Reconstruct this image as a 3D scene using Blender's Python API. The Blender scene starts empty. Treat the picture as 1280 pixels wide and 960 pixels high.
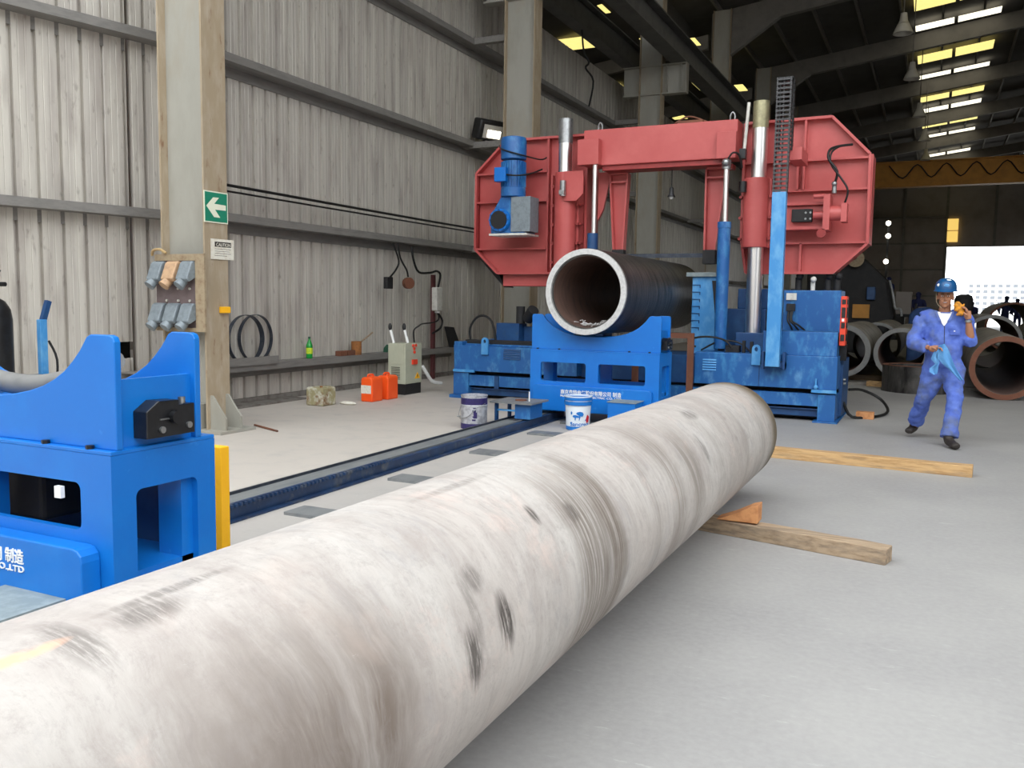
import bpy, bmesh, math, random
from mathutils import Vector, Matrix
from mathutils.bvhtree import BVHTree
random.seed(7)
R = math.radians
PI = math.pi
S = bpy.context.scene
C = S.collection

# ------------------------------------------------------------------ camera, world, exposure
F = 1091.0
cd = bpy.data.cameras.new('camera'); cam = bpy.data.objects.new('camera', cd); C.objects.link(cam)
cd.sensor_fit = 'HORIZONTAL'; cd.sensor_width = 36.0; cd.lens = 36.0 * F / 1280.0
cd.clip_start = 0.05; cd.clip_end = 600
dY = Vector((528, 95, F)).normalized()
dX = Vector((2280, -136, -F)); dX = (dX - dX.dot(dY) * dY).normalized()
dZ = dX.cross(dY)
if dZ.y < 0: dZ = -dZ
right = Vector((dX[0], dY[0], dZ[0])); up = Vector((dX[1], dY[1], dZ[1])); fwd = Vector((dX[2], dY[2], dZ[2]))
M = Matrix((right, up, -fwd)).transposed().to_4x4()
M.translation = Vector((0, 0, 1.47))
cam.matrix_world = M
S.camera = cam

W = bpy.data.worlds.new('sky'); S.world = W; W.use_nodes = True
wn = W.node_tree.nodes; bg = wn['Background']
bg.inputs['Color'].default_value = (0.93, 0.97, 1.0, 1); bg.inputs['Strength'].default_value = 2.2
S.view_settings.view_transform = 'Standard'; S.view_settings.look = 'None'
S.view_settings.exposure = 0.9; S.view_settings.gamma = 1.0; S.view_settings.use_curve_mapping = False
S.cycles.use_denoising = True
S.cycles.max_bounces = 8; S.cycles.diffuse_bounces = 5; S.cycles.sample_clamp_indirect = 8


# ------------------------------------------------------------------ materials
def lin(c):
    return tuple(((v/255)/12.92 if v/255 <= 0.04045 else ((v/255+0.055)/1.055)**2.4) for v in c) + (1.0,)
MATS = {}
def mat(name, col, col2=None, scale=5.0, lo=0.45, hi=0.7, rough=0.6, metal=0.0, bump=0.0, bscale=40, stretch=(1,1,1), col3=None, scale3=1.5, lo3=.5, hi3=.75, detail=6, emit=None, spec=0.5):
    m = bpy.data.materials.new(name); m.use_nodes = True
    nt = m.node_tree; n = nt.nodes; L = nt.links
    b = n['Principled BSDF']
    b.inputs['Roughness'].default_value = rough; b.inputs['Metallic'].default_value = metal
    b.inputs['Specular IOR Level'].default_value = spec
    tc = n.new('ShaderNodeTexCoord'); mp = n.new('ShaderNodeMapping'); mp.inputs['Scale'].default_value = stretch
    L.new(tc.outputs['Object'], mp.inputs['Vector'])
    def noise(sc, dt=detail):
        t = n.new('ShaderNodeTexNoise'); t.inputs['Scale'].default_value = sc; t.inputs['Detail'].default_value = dt
        t.inputs['Roughness'].default_value = .62
        L.new(mp.outputs['Vector'], t.inputs['Vector']); return t
    def ramp(src, a, c):
        r = n.new('ShaderNodeMapRange'); r.inputs['From Min'].default_value = a; r.inputs['From Max'].default_value = c
        L.new(src, r.inputs['Value']); return r.outputs['Result']
    def mix(f, A, B):
        x = n.new('ShaderNodeMix'); x.data_type = 'RGBA'
        L.new(f, x.inputs['Factor'])
        for v, i in ((A, 6), (B, 7)):
            if isinstance(v, tuple): x.inputs[i].default_value = v
            else: L.new(v, x.inputs[i])
        return x.outputs[2]
    c = lin(col)
    if col2: c = mix(ramp(noise(scale).outputs['Fac'], lo, hi), c, lin(col2))
    if col3: c = mix(ramp(noise(scale3).outputs['Fac'], lo3, hi3), c, lin(col3))
    if isinstance(c, tuple): b.inputs['Base Color'].default_value = c
    else: L.new(c, b.inputs['Base Color'])
    if bump:
        bp = n.new('ShaderNodeBump'); bp.inputs['Strength'].default_value = bump; bp.inputs['Distance'].default_value = .01
        L.new(noise(bscale).outputs['Fac'], bp.inputs['Height']); L.new(bp.outputs['Normal'], b.inputs['Normal'])
    if emit:
        b.inputs['Emission Color'].default_value = lin(emit[0]); b.inputs['Emission Strength'].default_value = emit[1]
    MATS[name] = m
    return m

mat('blue_bright', (8, 106, 192), (14, 116, 200), 3, rough=.38, bump=.05, bscale=60, col3=(60, 140, 215), scale3=9, lo3=.66, hi3=.8)
mat('blue_worn', (30, 92, 156), (58, 126, 180), 6, .5, .68, rough=.45, col3=(110, 165, 205), scale3=2.6, lo3=.58, hi3=.8, stretch=(1.6, 1, .8), bump=.08)
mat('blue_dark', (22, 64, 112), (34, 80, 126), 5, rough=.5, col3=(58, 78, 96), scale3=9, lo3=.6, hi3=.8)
mat('blue_pale', (62, 138, 200), (104, 166, 212), 8, .45, .7, rough=.5, stretch=(1, 1, .5))
mat('rail_blue', (24, 46, 78), (34, 62, 98), 6, rough=.45, col3=(96, 98, 98), scale3=7, lo3=.55, hi3=.75)
mat('rail_grey', (120, 122, 122), (98, 102, 106), 4, rough=.5, stretch=(3, .5, 3))
mat('step_grey', (120, 132, 134), (146, 156, 158), 14, rough=.55, bump=.1)
mat('red_paint', (184, 84, 82), (194, 96, 93), 2.2, rough=.42, col3=(172, 70, 68), scale3=1.2, lo3=.4, hi3=.8, bump=.04)
mat('red_dark', (150, 48, 46), (120, 38, 38), 8, rough=.5)
mat('chrome', (245, 245, 245), rough=.3, metal=1.0)
mat('chrome_dull', (168, 162, 128), (140, 136, 110), 20, rough=.4, metal=.6)
mat('steel', (165, 167, 168), (135, 137, 138), 20, rough=.35, metal=.85)
mat('steel_bevel', (205, 205, 204), (180, 180, 180), 25, rough=.42, metal=.35)
mat('black_plastic', (22, 22, 24), (38, 38, 40), 18, rough=.5)
mat('chain_grey', (62, 62, 64), (84, 84, 84), 16, rough=.6)
mat('black_metal', (18, 19, 22), (34, 36, 40), 12, rough=.35, bump=.05)
mat('rubber', (14, 14, 15), rough=.55)
mat('white', (232, 232, 230), rough=.5)
mat('white_dirty', (214, 212, 204), (190, 188, 180), 16, rough=.6)
mat('yellow_paint', (252, 186, 30), (244, 176, 22), 5, rough=.45, col3=(130, 104, 60), scale3=14, lo3=.7, hi3=.8)
mat('column_paint', (158, 156, 147), (148, 146, 136), 3, rough=.55, col3=(150, 140, 122), scale3=1.2, lo3=.52, hi3=.75, stretch=(1, 1, .4))
mat('column_rust', (158, 142, 118), (172, 158, 138), 5, rough=.7, col3=(120, 84, 58), scale3=6, lo3=.6, hi3=.75, stretch=(2, 2, .6))
mat('girt_paint', (126, 123, 119), (110, 108, 105), 5, rough=.6, stretch=(4, .6, 4))
mat('frame_dark', (116, 112, 106), (102, 99, 94), 2, rough=.7)
mat('roof_dark', (78, 75, 72), (68, 65, 63), 1.5, rough=.85)
mat('runway_paint', (88, 87, 84), (72, 71, 69), 3, rough=.6)
mat('end_wall', (146, 138, 130), (128, 120, 114), .6, rough=.8)
mat('crane_yellow', (200, 140, 56), (178, 124, 50), 2, rough=.6)
mat('timber', (196, 160, 112), (160, 122, 78), 3, rough=.8, stretch=(1.2, 14, 14), bump=.3, col3=(130, 112, 92), scale3=2, lo3=.5, hi3=.8)
mat('timber_grey', (172, 150, 124), (134, 112, 88), 3, rough=.85, stretch=(1.2, 14, 14), bump=.35, col3=(112, 100, 88), scale3=2, lo3=.45, hi3=.75)
mat('timber_end', (206, 146, 96), (170, 108, 66), 14, rough=.8, bump=.25)
mat('pipe_dark', (70, 68, 66), (104, 100, 96), 2.2, .5, .7, rough=.42, metal=.3, stretch=(1, 9, 1), col3=(30, 29, 29), scale3=1.4, lo3=.45, hi3=.65, bump=.1)
mat('pipe_inside', (112, 86, 76), (80, 66, 60), 4, rough=.6, metal=.2, stretch=(1, 6, 1))
mat('pipe_grey', (128, 122, 112), (108, 102, 94), 3, rough=.6, col3=(70, 66, 62), scale3=1.5)
mat('pipe_lip_grey', (116, 116, 114), (98, 98, 98), 7, rough=.6)
mat('rust', (108, 66, 48), (128, 84, 62), 6, rough=.8, col3=(82, 56, 46), scale3=3)
mat('rust_can', (150, 96, 48), (110, 70, 40), 20, rough=.8)
mat('pole_red', (88, 40, 42), (70, 44, 44), 12, rough=.7)
mat('cabinet_beige', (176, 178, 158), (166, 168, 148), 6, rough=.5)
mat('orange_plastic', (248, 92, 30), (240, 78, 20), 4, rough=.4)
mat('orange_red', (226, 70, 44), rough=.5)
mat('green_sign', (28, 128, 100), rough=.5)
mat('sign_glow_white', (226, 228, 206), rough=.6)
mat('paper', (222, 218, 206), (206, 198, 180), 30, rough=.8)
mat('ink', (48, 42, 38), rough=.8)
mat('green_plastic', (30, 150, 60), (20, 130, 50), 20, rough=.15)
mat('green_dark', (26, 74, 54), rough=.4)
mat('lime_label', (206, 222, 40), (120, 190, 60), 30, rough=.5)
mat('purple', (44, 34, 92), (30, 28, 70), 20, rough=.45)
mat('tin', (196, 198, 204), (160, 162, 170), 14, .45, .6, rough=.4, metal=.4)
mat('pail_white', (226, 232, 238), rough=.4)
mat('pail_blue', (20, 110, 190), rough=.4)
mat('pail_red', (196, 36, 50), rough=.5)
mat('worn_box', (150, 142, 106), (196, 194, 178), 7, .45, .6, rough=.75, col3=(122, 92, 58), scale3=6, lo3=.5, hi3=.62)
mat('socket_grey', (126, 136, 142), (106, 114, 120), 20, rough=.4)
mat('socket_tan', (190, 156, 122), (160, 130, 104), 20, rough=.6)
mat('board_purple', (112, 98, 98), (96, 84, 84), 10, rough=.7)
mat('board_edge', (158, 142, 116), (134, 112, 88), 16, rough=.8)
mat('blade_steel', (66, 72, 84), (90, 96, 104), 10, rough=.35, metal=.7)
mat('coverall', (74, 98, 180), (100, 126, 202), 9, .4, .7, rough=.85, bump=.7, bscale=12, col3=(92, 102, 130), scale3=3.4, lo3=.5, hi3=.66)
mat('coverall_dark', (34, 40, 82), (26, 30, 60), 6, rough=.9)
mat('skin', (168, 116, 86), (156, 106, 78), 12, rough=.55)
mat('hair', (20, 16, 14), rough=.7)
mat('lips', (120, 64, 56), rough=.5)
mat('boot', (40, 34, 30), (60, 52, 44), 14, rough=.6)
mat('helmet_blue', (20, 78, 128), rough=.3)
mat('cloth_blue', (88, 146, 200), (106, 162, 212), 16, rough=.9, bump=.3)
mat('glove_yellow', (206, 138, 40), (112, 84, 50), 22, rough=.9)
mat('machine_black', (26, 26, 28), (40, 38, 38), 4, rough=.7)
mat('tarp_blue', (30, 58, 104), (46, 78, 122), 5, rough=.8)
mat('lamp_white', (190, 186, 178), rough=.5)
mat('led_on', (255, 250, 235), emit=((255, 248, 230), 5.0))
mat('skylight_yellow', (240, 228, 170), (226, 210, 140), 6, emit=((250, 232, 140), .62))
mat('skylight_white', (250, 246, 225), emit=((255, 248, 222), .9))
mat('window_yellow', (250, 214, 120), emit=((250, 208, 110), .5))
mat('ground_out', (214, 212, 206), (196, 192, 186), .5, rough=.9)
mat('rack_pale', (120, 124, 130), rough=.8)
mat('hole_shade', (10, 10, 10), rough=1.0)
mat('rope', (176, 150, 106), (150, 122, 84), 40, rough=.9)
mat('skirting', (120, 116, 110), (98, 94, 90), 5, rough=.8, col3=(80, 60, 52), scale3=5)

def floor_mat():
    m = bpy.data.materials.new('concrete'); m.use_nodes = True
    nt = m.node_tree; n = nt.nodes; L = nt.links; b = n['Principled BSDF']
    tc = n.new('ShaderNodeTexCoord')
    def noise(sc, st=(1, 1, 1), d=8, ro=.6):
        mp = n.new('ShaderNodeMapping'); mp.inputs['Scale'].default_value = st; L.new(tc.outputs['Object'], mp.inputs['Vector'])
        t = n.new('ShaderNodeTexNoise'); t.inputs['Scale'].default_value = sc; t.inputs['Detail'].default_value = d
        t.inputs['Roughness'].default_value = ro; L.new(mp.outputs['Vector'], t.inputs['Vector']); return t.outputs['Fac']
    def rg(s, a, c, o0=0., o1=1.):
        r = n.new('ShaderNodeMapRange'); r.inputs[1].default_value = a; r.inputs[2].default_value = c
        r.inputs[3].default_value = o0; r.inputs[4].default_value = o1; L.new(s, r.inputs[0]); return r.outputs[0]
    def mix(f, A, B):
        x = n.new('ShaderNodeMix'); x.data_type = 'RGBA'; L.new(f, x.inputs['Factor'])
        for v, i in ((A, 6), (B, 7)):
            if isinstance(v, tuple): x.inputs[i].default_value = v
            else: L.new(v, x.inputs[i])
        return x.outputs[2]
    c = mix(rg(noise(.55), .35, .65), lin((142, 140, 139)), lin((158, 156, 153)))
    # warmer concrete left of the rails, also lightened to make up for shade there
    sp = n.new('ShaderNodeSeparateXYZ'); L.new(tc.outputs['Object'], sp.inputs[0])
    c = mix(rg(sp.outputs['X'], -3.2, -4.6), c, lin((188, 180, 171)))
    c = mix(rg(noise(3.5, (1, 1, 1)), .5, .8, 0, .5), c, lin((150, 148, 147)))
    c = mix(rg(noise(9, (.5, 2.2, 1), 10, .7), .62, .72, 0, .55), c, lin((196, 194, 191)))
    c = mix(rg(noise(2.0, (1, .5, 1), 10, .7), .66, .74, 0, .55), c, lin((108, 104, 102)))
    c = mix(rg(noise(30), .35, .75, 0, .3), c, lin((176, 174, 171)))
    L.new(c, b.inputs['Base Color']); b.inputs['Roughness'].default_value = .62
    b.inputs['Specular IOR Level'].default_value = .35
    bp = n.new('ShaderNodeBump'); bp.inputs['Strength'].default_value = .15; bp.inputs['Distance'].default_value = .01
    L.new(noise(20), bp.inputs['Height']); L.new(bp.outputs['Normal'], b.inputs['Normal'])
    MATS['concrete'] = m
floor_mat()

def cladding_mat():
    m = bpy.data.materials.new('cladding'); m.use_nodes = True
    nt = m.node_tree; n = nt.nodes; L = nt.links; b = n['Principled BSDF']
    tc = n.new('ShaderNodeTexCoord')
    def noise(sc, st, d=6):
        mp = n.new('ShaderNodeMapping'); mp.inputs['Scale'].default_value = st; L.new(tc.outputs['Object'], mp.inputs['Vector'])
        t = n.new('ShaderNodeTexNoise'); t.inputs['Scale'].default_value = sc; t.inputs['Detail'].default_value = d
        L.new(mp.outputs['Vector'], t.inputs['Vector']); return t.outputs['Fac']
    def rg(s, a, c, o0=0., o1=1.):
        r = n.new('ShaderNodeMapRange'); r.inputs[1].default_value = a; r.inputs[2].default_value = c
        r.inputs[3].default_value = o0; r.inputs[4].default_value = o1; L.new(s, r.inputs[0]); return r.outputs[0]
    def mix(f, A, B):
        x = n.new('ShaderNodeMix'); x.data_type = 'RGBA'; L.new(f, x.inputs['Factor'])
        for v, i in ((A, 6), (B, 7)):
            if isinstance(v, tuple): x.inputs[i].default_value = v
            else: L.new(v, x.inputs[i])
        return x.outputs[2]
    c = mix(rg(noise(3, (1, 2.2, .10)), .35, .65), lin((182, 176, 168)), lin((202, 197, 187)))
    c = mix(rg(noise(9, (1, 5, .06)), .5, .75, 0, .45), c, lin((206, 202, 192)))
    c = mix(rg(noise(2, (1, 3, .5)), .5, .72, 0, .6), c, lin((150, 140, 134)))
    c = mix(rg(noise(9, (1, 2, .6), 10), .62, .72, 0, .5), c, lin((126, 116, 108)))
    L.new(c, b.inputs['Base Color']); b.inputs['Roughness'].default_value = .5; b.inputs['Metallic'].default_value = .15
    MATS['cladding'] = m
cladding_mat()

def bigpipe_mat():
    """whitewashed steel: UV.x = metres along the pipe, UV.y = metres around it"""
    m = bpy.data.materials.new('whitewashed_pipe'); m.use_nodes = True
    nt = m.node_tree; n = nt.nodes; L = nt.links; b = n['Principled BSDF']
    tc = n.new('ShaderNodeTexCoord')
    warp = n.new('ShaderNodeTexNoise'); warp.inputs['Scale'].default_value = 2.2; warp.inputs['Detail'].default_value = 3
    L.new(tc.outputs['UV'], warp.inputs['Vector'])
    vs = n.new('ShaderNodeVectorMath'); vs.operation = 'SCALE'; vs.inputs['Scale'].default_value = .22
    L.new(warp.outputs['Color'], vs.inputs[0])
    va = n.new('ShaderNodeVectorMath'); va.operation = 'ADD'; L.new(tc.outputs['UV'], va.inputs[0]); L.new(vs.outputs[0], va.inputs[1])
    def noise(sc, st, d=8, ro=.6, w=True):
        mp = n.new('ShaderNodeMapping'); mp.inputs['Scale'].default_value = st
        L.new(va.outputs[0] if w else tc.outputs['UV'], mp.inputs['Vector'])
        t = n.new('ShaderNodeTexNoise'); t.inputs['Scale'].default_value = sc; t.inputs['Detail'].default_value = d
        t.inputs['Roughness'].default_value = ro; L.new(mp.outputs['Vector'], t.inputs['Vector']); return t.outputs['Fac']
    def math_(op, a, c):
        x = n.new('ShaderNodeMath'); x.operation = op
        for v, i in ((a, 0), (c, 1)):
            if isinstance(v, (int, float)): x.inputs[i].default_value = v
            else: L.new(v, x.inputs[i])
        return x.outputs[0]
    def rg(s, a, c, o0=0., o1=1.):
        r = n.new('ShaderNodeMapRange'); r.inputs[1].default_value = a; r.inputs[2].default_value = c
        r.inputs[3].default_value = o0; r.inputs[4].default_value = o1; L.new(s, r.inputs[0]); return r.outputs[0]
    def mix(f, A, B):
        x = n.new('ShaderNodeMix'); x.data_type = 'RGBA'; L.new(f, x.inputs['Factor'])
        for v, i in ((A, 6), (B, 7)):
            if isinstance(v, tuple): x.inputs[i].default_value = v
            else: L.new(v, x.inputs[i])
        return x.outputs[2]
    sp = n.new('ShaderNodeSeparateXYZ'); L.new(tc.outputs['UV'], sp.inputs[0])
    U, V = sp.outputs['X'], sp.outputs['Y']
    def band(u, w, soft=.05):                       # a ring of wear at u metres along, w wide
        d = math_('ABSOLUTE', math_('SUBTRACT', U, u), 0)
        wob = math_('MULTIPLY', math_('SUBTRACT', noise(1.5, (.4, 1.2, 1), 4), .5), .35)
        return rg(math_('ADD', d, wob), w/2 + soft, w/2 - soft)
    def blob(u, v, ru, rv):
        a = math_('POWER', math_('DIVIDE', math_('SUBTRACT', U, u), ru), 2)
        c = math_('POWER', math_('DIVIDE', math_('SUBTRACT', V, v), rv), 2)
        return rg(math_('SQRT', math_('ADD', a, c), 0), 1.0, .45)
    c = mix(rg(noise(2.0, (1, .8, 1)), .38, .62), lin((184, 177, 171)), lin((170, 163, 157)))
    c = mix(rg(noise(1.1, (1, .8, 1), 5), .42, .66, 0, .8), c, lin((198, 195, 190)))
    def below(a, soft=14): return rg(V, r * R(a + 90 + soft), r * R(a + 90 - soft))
    r = .391
    # brushed fine streaks running round the pipe
    fine = rg(noise(2.2, (16, 1.4, 1), 9, .72), .40, .64)
    c = mix(rg(noise(2.4, (4, .8, 1), 9, .72), .50, .72, 0, .7), c, lin((152, 142, 137)))
    c = mix(rg(noise(4.5, (1, 1.3, 1), 11, .78), .47, .66, 0, .55), c, lin((160, 151, 146)))
    c = mix(rg(noise(2.6, (1.3, .8, 1), 10, .75), .54, .68, 0, .5), c, lin((150, 148, 150)))
    c = mix(rg(noise(3.3, (1, 1, 1), 9, .75), .56, .68, 0, .45), c, lin((206, 184, 174)))
    c = mix(math_('MULTIPLY', fine, .16), c, lin((132, 122, 116)))
    # broad grimy zones low on the side
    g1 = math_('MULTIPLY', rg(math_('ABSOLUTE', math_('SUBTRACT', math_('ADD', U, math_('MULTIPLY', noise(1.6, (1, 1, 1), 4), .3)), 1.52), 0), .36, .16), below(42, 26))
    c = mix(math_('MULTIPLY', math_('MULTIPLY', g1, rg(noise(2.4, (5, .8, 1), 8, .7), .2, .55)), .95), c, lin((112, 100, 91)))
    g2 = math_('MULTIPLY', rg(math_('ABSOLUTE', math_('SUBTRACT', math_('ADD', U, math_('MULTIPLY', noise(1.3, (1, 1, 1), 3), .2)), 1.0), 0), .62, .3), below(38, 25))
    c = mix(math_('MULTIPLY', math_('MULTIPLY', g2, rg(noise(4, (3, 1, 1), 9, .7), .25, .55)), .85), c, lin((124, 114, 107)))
    # worn bands with fine streaks
    st = rg(noise(2.5, (24, .8, 1), 8, .65, False), .34, .56)
    for u, w, dk, a in ((2.93, .44, .85, 58), (3.1, .10, .7, 80), (3.62, .10, .45, 70), (3.95, .16, .6, 72), (4.32, .14, .6, 60), (4.9, .08, .3, 60), (5.6, .12, .3, 60), (6.15, .1, .35, 50)):
        c = mix(math_('MULTIPLY', math_('MULTIPLY', math_('MULTIPLY', band(u, w), st), below(a, 22)), dk), c, lin((108, 98, 88)))
    # sooty scuffs
    sc = rg(noise(9, (1.2, 1.6, 1), 12, .75), .5, .62)
    c = mix(math_('MULTIPLY', rg(noise(1.6, (1, 1, 1), 5), .54, .68), math_('MULTIPLY', sc, .5)), c, lin((120, 114, 112)))
    c = mix(rg(noise(18, (1.6, 1, 1), 12, .85), .50, .66, 0, .5), c, lin((140, 132, 128)))
    def ang(a): return r * R(a + 90)
    for u, a, ru, rv, k in ((2.13, 14, .055, .10, .95), (1.93, 9, .05, .10, .85), (2.04, 36, .06, .05, .5), (1.98, 25, .03, .12, .4), (1.16, 77, .10, .05, .55), (4.93, 64, .14, .06, .5), (2.8, 40, .06, .05, .6), (1.0, 76, .05, .12, .5), (1.25, 84, .2, .02, .5), (4.64, 32, .05, .12, .5), (2.4, 83, .3, .025, .35), (2.55, 48, .03, .05, .8)):
        c = mix(math_('MULTIPLY', math_('MULTIPLY', blob(u, ang(a), ru, rv), rg(noise(7, (9, 1.0, 1), 9, .75, False), .38, .52)), k), c, lin((66, 60, 56)))
    # pinkish primer showing through
    c = mix(math_('MULTIPLY', blob(.9, ang(79), .11, .02), rg(noise(14, (1, 1, 1)), .35, .5)), c, lin((226, 176, 146)))
    c = mix(rg(noise(1.4, (1, 1, 1), 6), .56, .72, 0, .4), c, lin((200, 180, 168)))
    # scratches
    c = mix(rg(noise(16, (.7, 4, 1), 12, .8), .64, .70, 0, .35), c, lin((216, 212, 206)))
    # oily dark collar at the far end
    c = mix(rg(math_('ADD', U, math_('MULTIPLY', noise(3, (1, 1, 1)), .25)), 6.52, 6.78, 0, .9), c, lin((92, 80, 56)))
    L.new(c, b.inputs['Base Color']); b.inputs['Roughness'].default_value = .6
    b.inputs['Specular IOR Level'].default_value = .3
    bp = n.new('ShaderNodeBump'); bp.inputs['Strength'].default_value = .35; bp.inputs['Distance'].default_value = .004
    L.new(noise(14, (2, 1, 1), 10), bp.inputs['Height']); L.new(bp.outputs['Normal'], b.inputs['Normal'])
    MATS['whitewashed_pipe'] = m
bigpipe_mat()

# ------------------------------------------------------------------ mesh helpers
class MB:
    def __init__(s): s.v = []; s.f = []
    def add(s, vs, fs):
        o = len(s.v); s.v += [Vector(p) for p in vs]; s.f += [[i + o for i in f] for f in fs]; return s
    def box(s, x0, x1, y0, y1, z0, z1):
        return s.add([(x0,y0,z0),(x1,y0,z0),(x1,y1,z0),(x0,y1,z0),(x0,y0,z1),(x1,y0,z1),(x1,y1,z1),(x0,y1,z1)],
                     [(3,2,1,0),(4,5,6,7),(0,1,5,4),(1,2,6,5),(2,3,7,6),(3,0,4,7)])
    def prism(s, poly, axis, a, b):
        """2-D outline pushed from a to b along axis; axis 'y' -> (x,z), 'x' -> (y,z), 'z' -> (x,y)"""
        def P(p, t): return {'y': (p[0], t, p[1]), 'x': (t, p[0], p[1]), 'z': (p[0], p[1], t)}[axis]
        n = len(poly)
        return s.add([P(p, a) for p in poly] + [P(p, b) for p in poly],
                     [list(range(n))[::-1], list(range(n, 2*n))] + [(i, (i+1) % n, (i+1) % n + n, i + n) for i in range(n)])
    def beam(s, p, q, w, h, upv=(0, 0, 1)):
        p, q = Vector(p), Vector(q); d = (q - p).normalized(); u = Vector(upv)
        sd = d.cross(u).normalized(); u = sd.cross(d)
        vs = [b + sd * a * w/2 + u * c * h/2 for b in (p, q) for a, c in ((-1,-1),(1,-1),(1,1),(-1,1))]
        return s.add(vs, [(0,1,2,3),(7,6,5,4),(0,4,5,1),(1,5,6,2),(2,6,7,3),(3,7,4,0)])
    def cyl(s, p, q, r0, r1=None, n=20, cap=True):
        r1 = r0 if r1 is None else r1
        p, q = Vector(p), Vector(q); d = (q - p).normalized()
        u = d.orthogonal().normalized(); w = d.cross(u)
        ring = lambda c, r: [c + (u * math.cos(2*PI*i/n) + w * math.sin(2*PI*i/n)) * r for i in range(n)]
        fs = [(i, (i+1) % n, (i+1) % n + n, i + n) for i in range(n)]
        if cap: fs += [list(range(n))[::-1], list(range(n, 2*n))]
        return s.add(ring(p, r0) + ring(q, r1), fs)
    def hollow(s, p, q, ro, ri, n=48):
        p, q = Vector(p), Vector(q); d = (q - p).normalized()
        u = d.orthogonal().normalized(); w = d.cross(u)
        ring = lambda c, r: [c + (u * math.cos(2*PI*i/n) + w * math.sin(2*PI*i/n)) * r for i in range(n)]
        fs = []
        for a, b in ((0, 1), (1, 2), (2, 3), (3, 0)):
            fs += [(a*n + i, a*n + (i+1) % n, b*n + (i+1) % n, b*n + i) for i in range(n)]
        return s.add(ring(p, ro) + ring(q, ro) + ring(q, ri) + ring(p, ri), fs)
    def tube(s, pts, r, n=8, closed=False):
        pts = [Vector(p) for p in pts]
        # smooth the path
        out = []
        N = len(pts)
        for i in range(N if closed else N - 1):
            p0 = pts[i-1] if (i > 0 or closed) else pts[i]; p1 = pts[i]; p2 = pts[(i+1) % N]
            p3 = pts[(i+2) % N] if (i + 2 < N or closed) else p2
            for k in range(4):
                t = k / 4
                out.append(.5*((2*p1) + (p2-p0)*t + (2*p0-5*p1+4*p2-p3)*t*t + (3*p1-p0-3*p2+p3)*t**3))
        if not closed: out.append(pts[-1])
        m = len(out); vs = []; u = None
        for i, p in enumerate(out):
            d = (out[(i+1) % m] - out[i-1]) if (closed or 0 < i < m-1) else (out[min(i+1, m-1)] - out[max(i-1, 0)])
            d.normalize()
            if u is None: u = d.orthogonal().normalized()
            else: u = (u - d * u.dot(d)).normalized()
            w = d.cross(u)
            vs += [p + (u * math.cos(2*PI*k/n) + w * math.sin(2*PI*k/n)) * r for k in range(n)]
        fs = [(i*n + k, i*n + (k+1) % n, ((i+1) % m)*n + (k+1) % n, ((i+1) % m)*n + k) for i in range(m if closed else m-1) for k in range(n)]
        if not closed: fs += [list(range(n))[::-1], [(m-1)*n + k for k in range(n)]]
        return s.add(vs, fs)
    def lathe(s, prof, c=(0, 0, 0), axis='z', n=28, a0=0, a1=2*PI):
        c = Vector(c); vs = []; full = abs(a1 - a0 - 2*PI) < 1e-6; m = n if full else n + 1
        for r, h in prof:
            for i in range(m):
                t = a0 + (a1 - a0) * i / n; x, y = r*math.cos(t), r*math.sin(t)
                vs.append(c + Vector({'z': (x, y, h), 'y': (x, h, y), 'x': (h, x, y)}[axis]))
        k = len(prof)
        fs = [(j*m + i, j*m + (i+1) % m, (j+1)*m + (i+1) % m, (j+1)*m + i) for j in range(k-1) for i in range(n if full else n)]
        if full: fs += [list(range(m))[::-1], [(k-1)*m + i for i in range(m)]]
        return s.add(vs, fs)
    def ball(s, c, rx, ry=None, rz=None, n=16, rot=None):
        ry = ry or rx; rz = rz or rx; c = Vector(c); vs = []; m = n // 2
        for j in range(m + 1):
            a = -PI/2 + PI * j / m
            for i in range(n):
                t = 2*PI*i/n; p = Vector((rx*math.cos(a)*math.cos(t), ry*math.cos(a)*math.sin(t), rz*math.sin(a)))
                if rot: p = rot @ p
                vs.append(c + p)
        return s.add(vs, [(j*n + i, j*n + (i+1) % n, (j+1)*n + (i+1) % n, (j+1)*n + i) for j in range(m) for i in range(n)])
    def build(s, name, m, parent=None, smooth=35, bevel=0, label=None):
        off = parent_world(parent)
        me = bpy.data.meshes.new(name)
        me.from_pydata([v - off for v in s.v], [], s.f)
        bm = bmesh.new(); bm.from_mesh(me)
        bmesh.ops.remove_doubles(bm, verts=bm.verts, dist=1e-5)
        bmesh.ops.recalc_face_normals(bm, faces=bm.faces)
        bm.to_mesh(me); bm.free()
        return link(name, me, m, parent, smooth, bevel, label)

def parent_world(o):
    v = Vector((0, 0, 0))
    while o is not None: v += o.location; o = o.parent
    return v

def link(name, me, m, parent=None, smooth=35, bevel=0, label=None):
    if isinstance(m, str): m = MATS[m]
    if m is not None and not me.materials: me.materials.append(m)
    o = bpy.data.objects.new(name, me); C.objects.link(o)
    if parent is not None: o.parent = parent
    if smooth:
        me.polygons.foreach_set('use_smooth', [True] * len(me.polygons)); me.set_sharp_from_angle(angle=R(smooth))
    if bevel:
        b = o.modifiers.new('bevel', 'BEVEL'); b.width = bevel; b.segments = 2; b.limit_method = 'ANGLE'; b.angle_limit = R(40)
    if label: o['label'] = label
    return o

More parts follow.
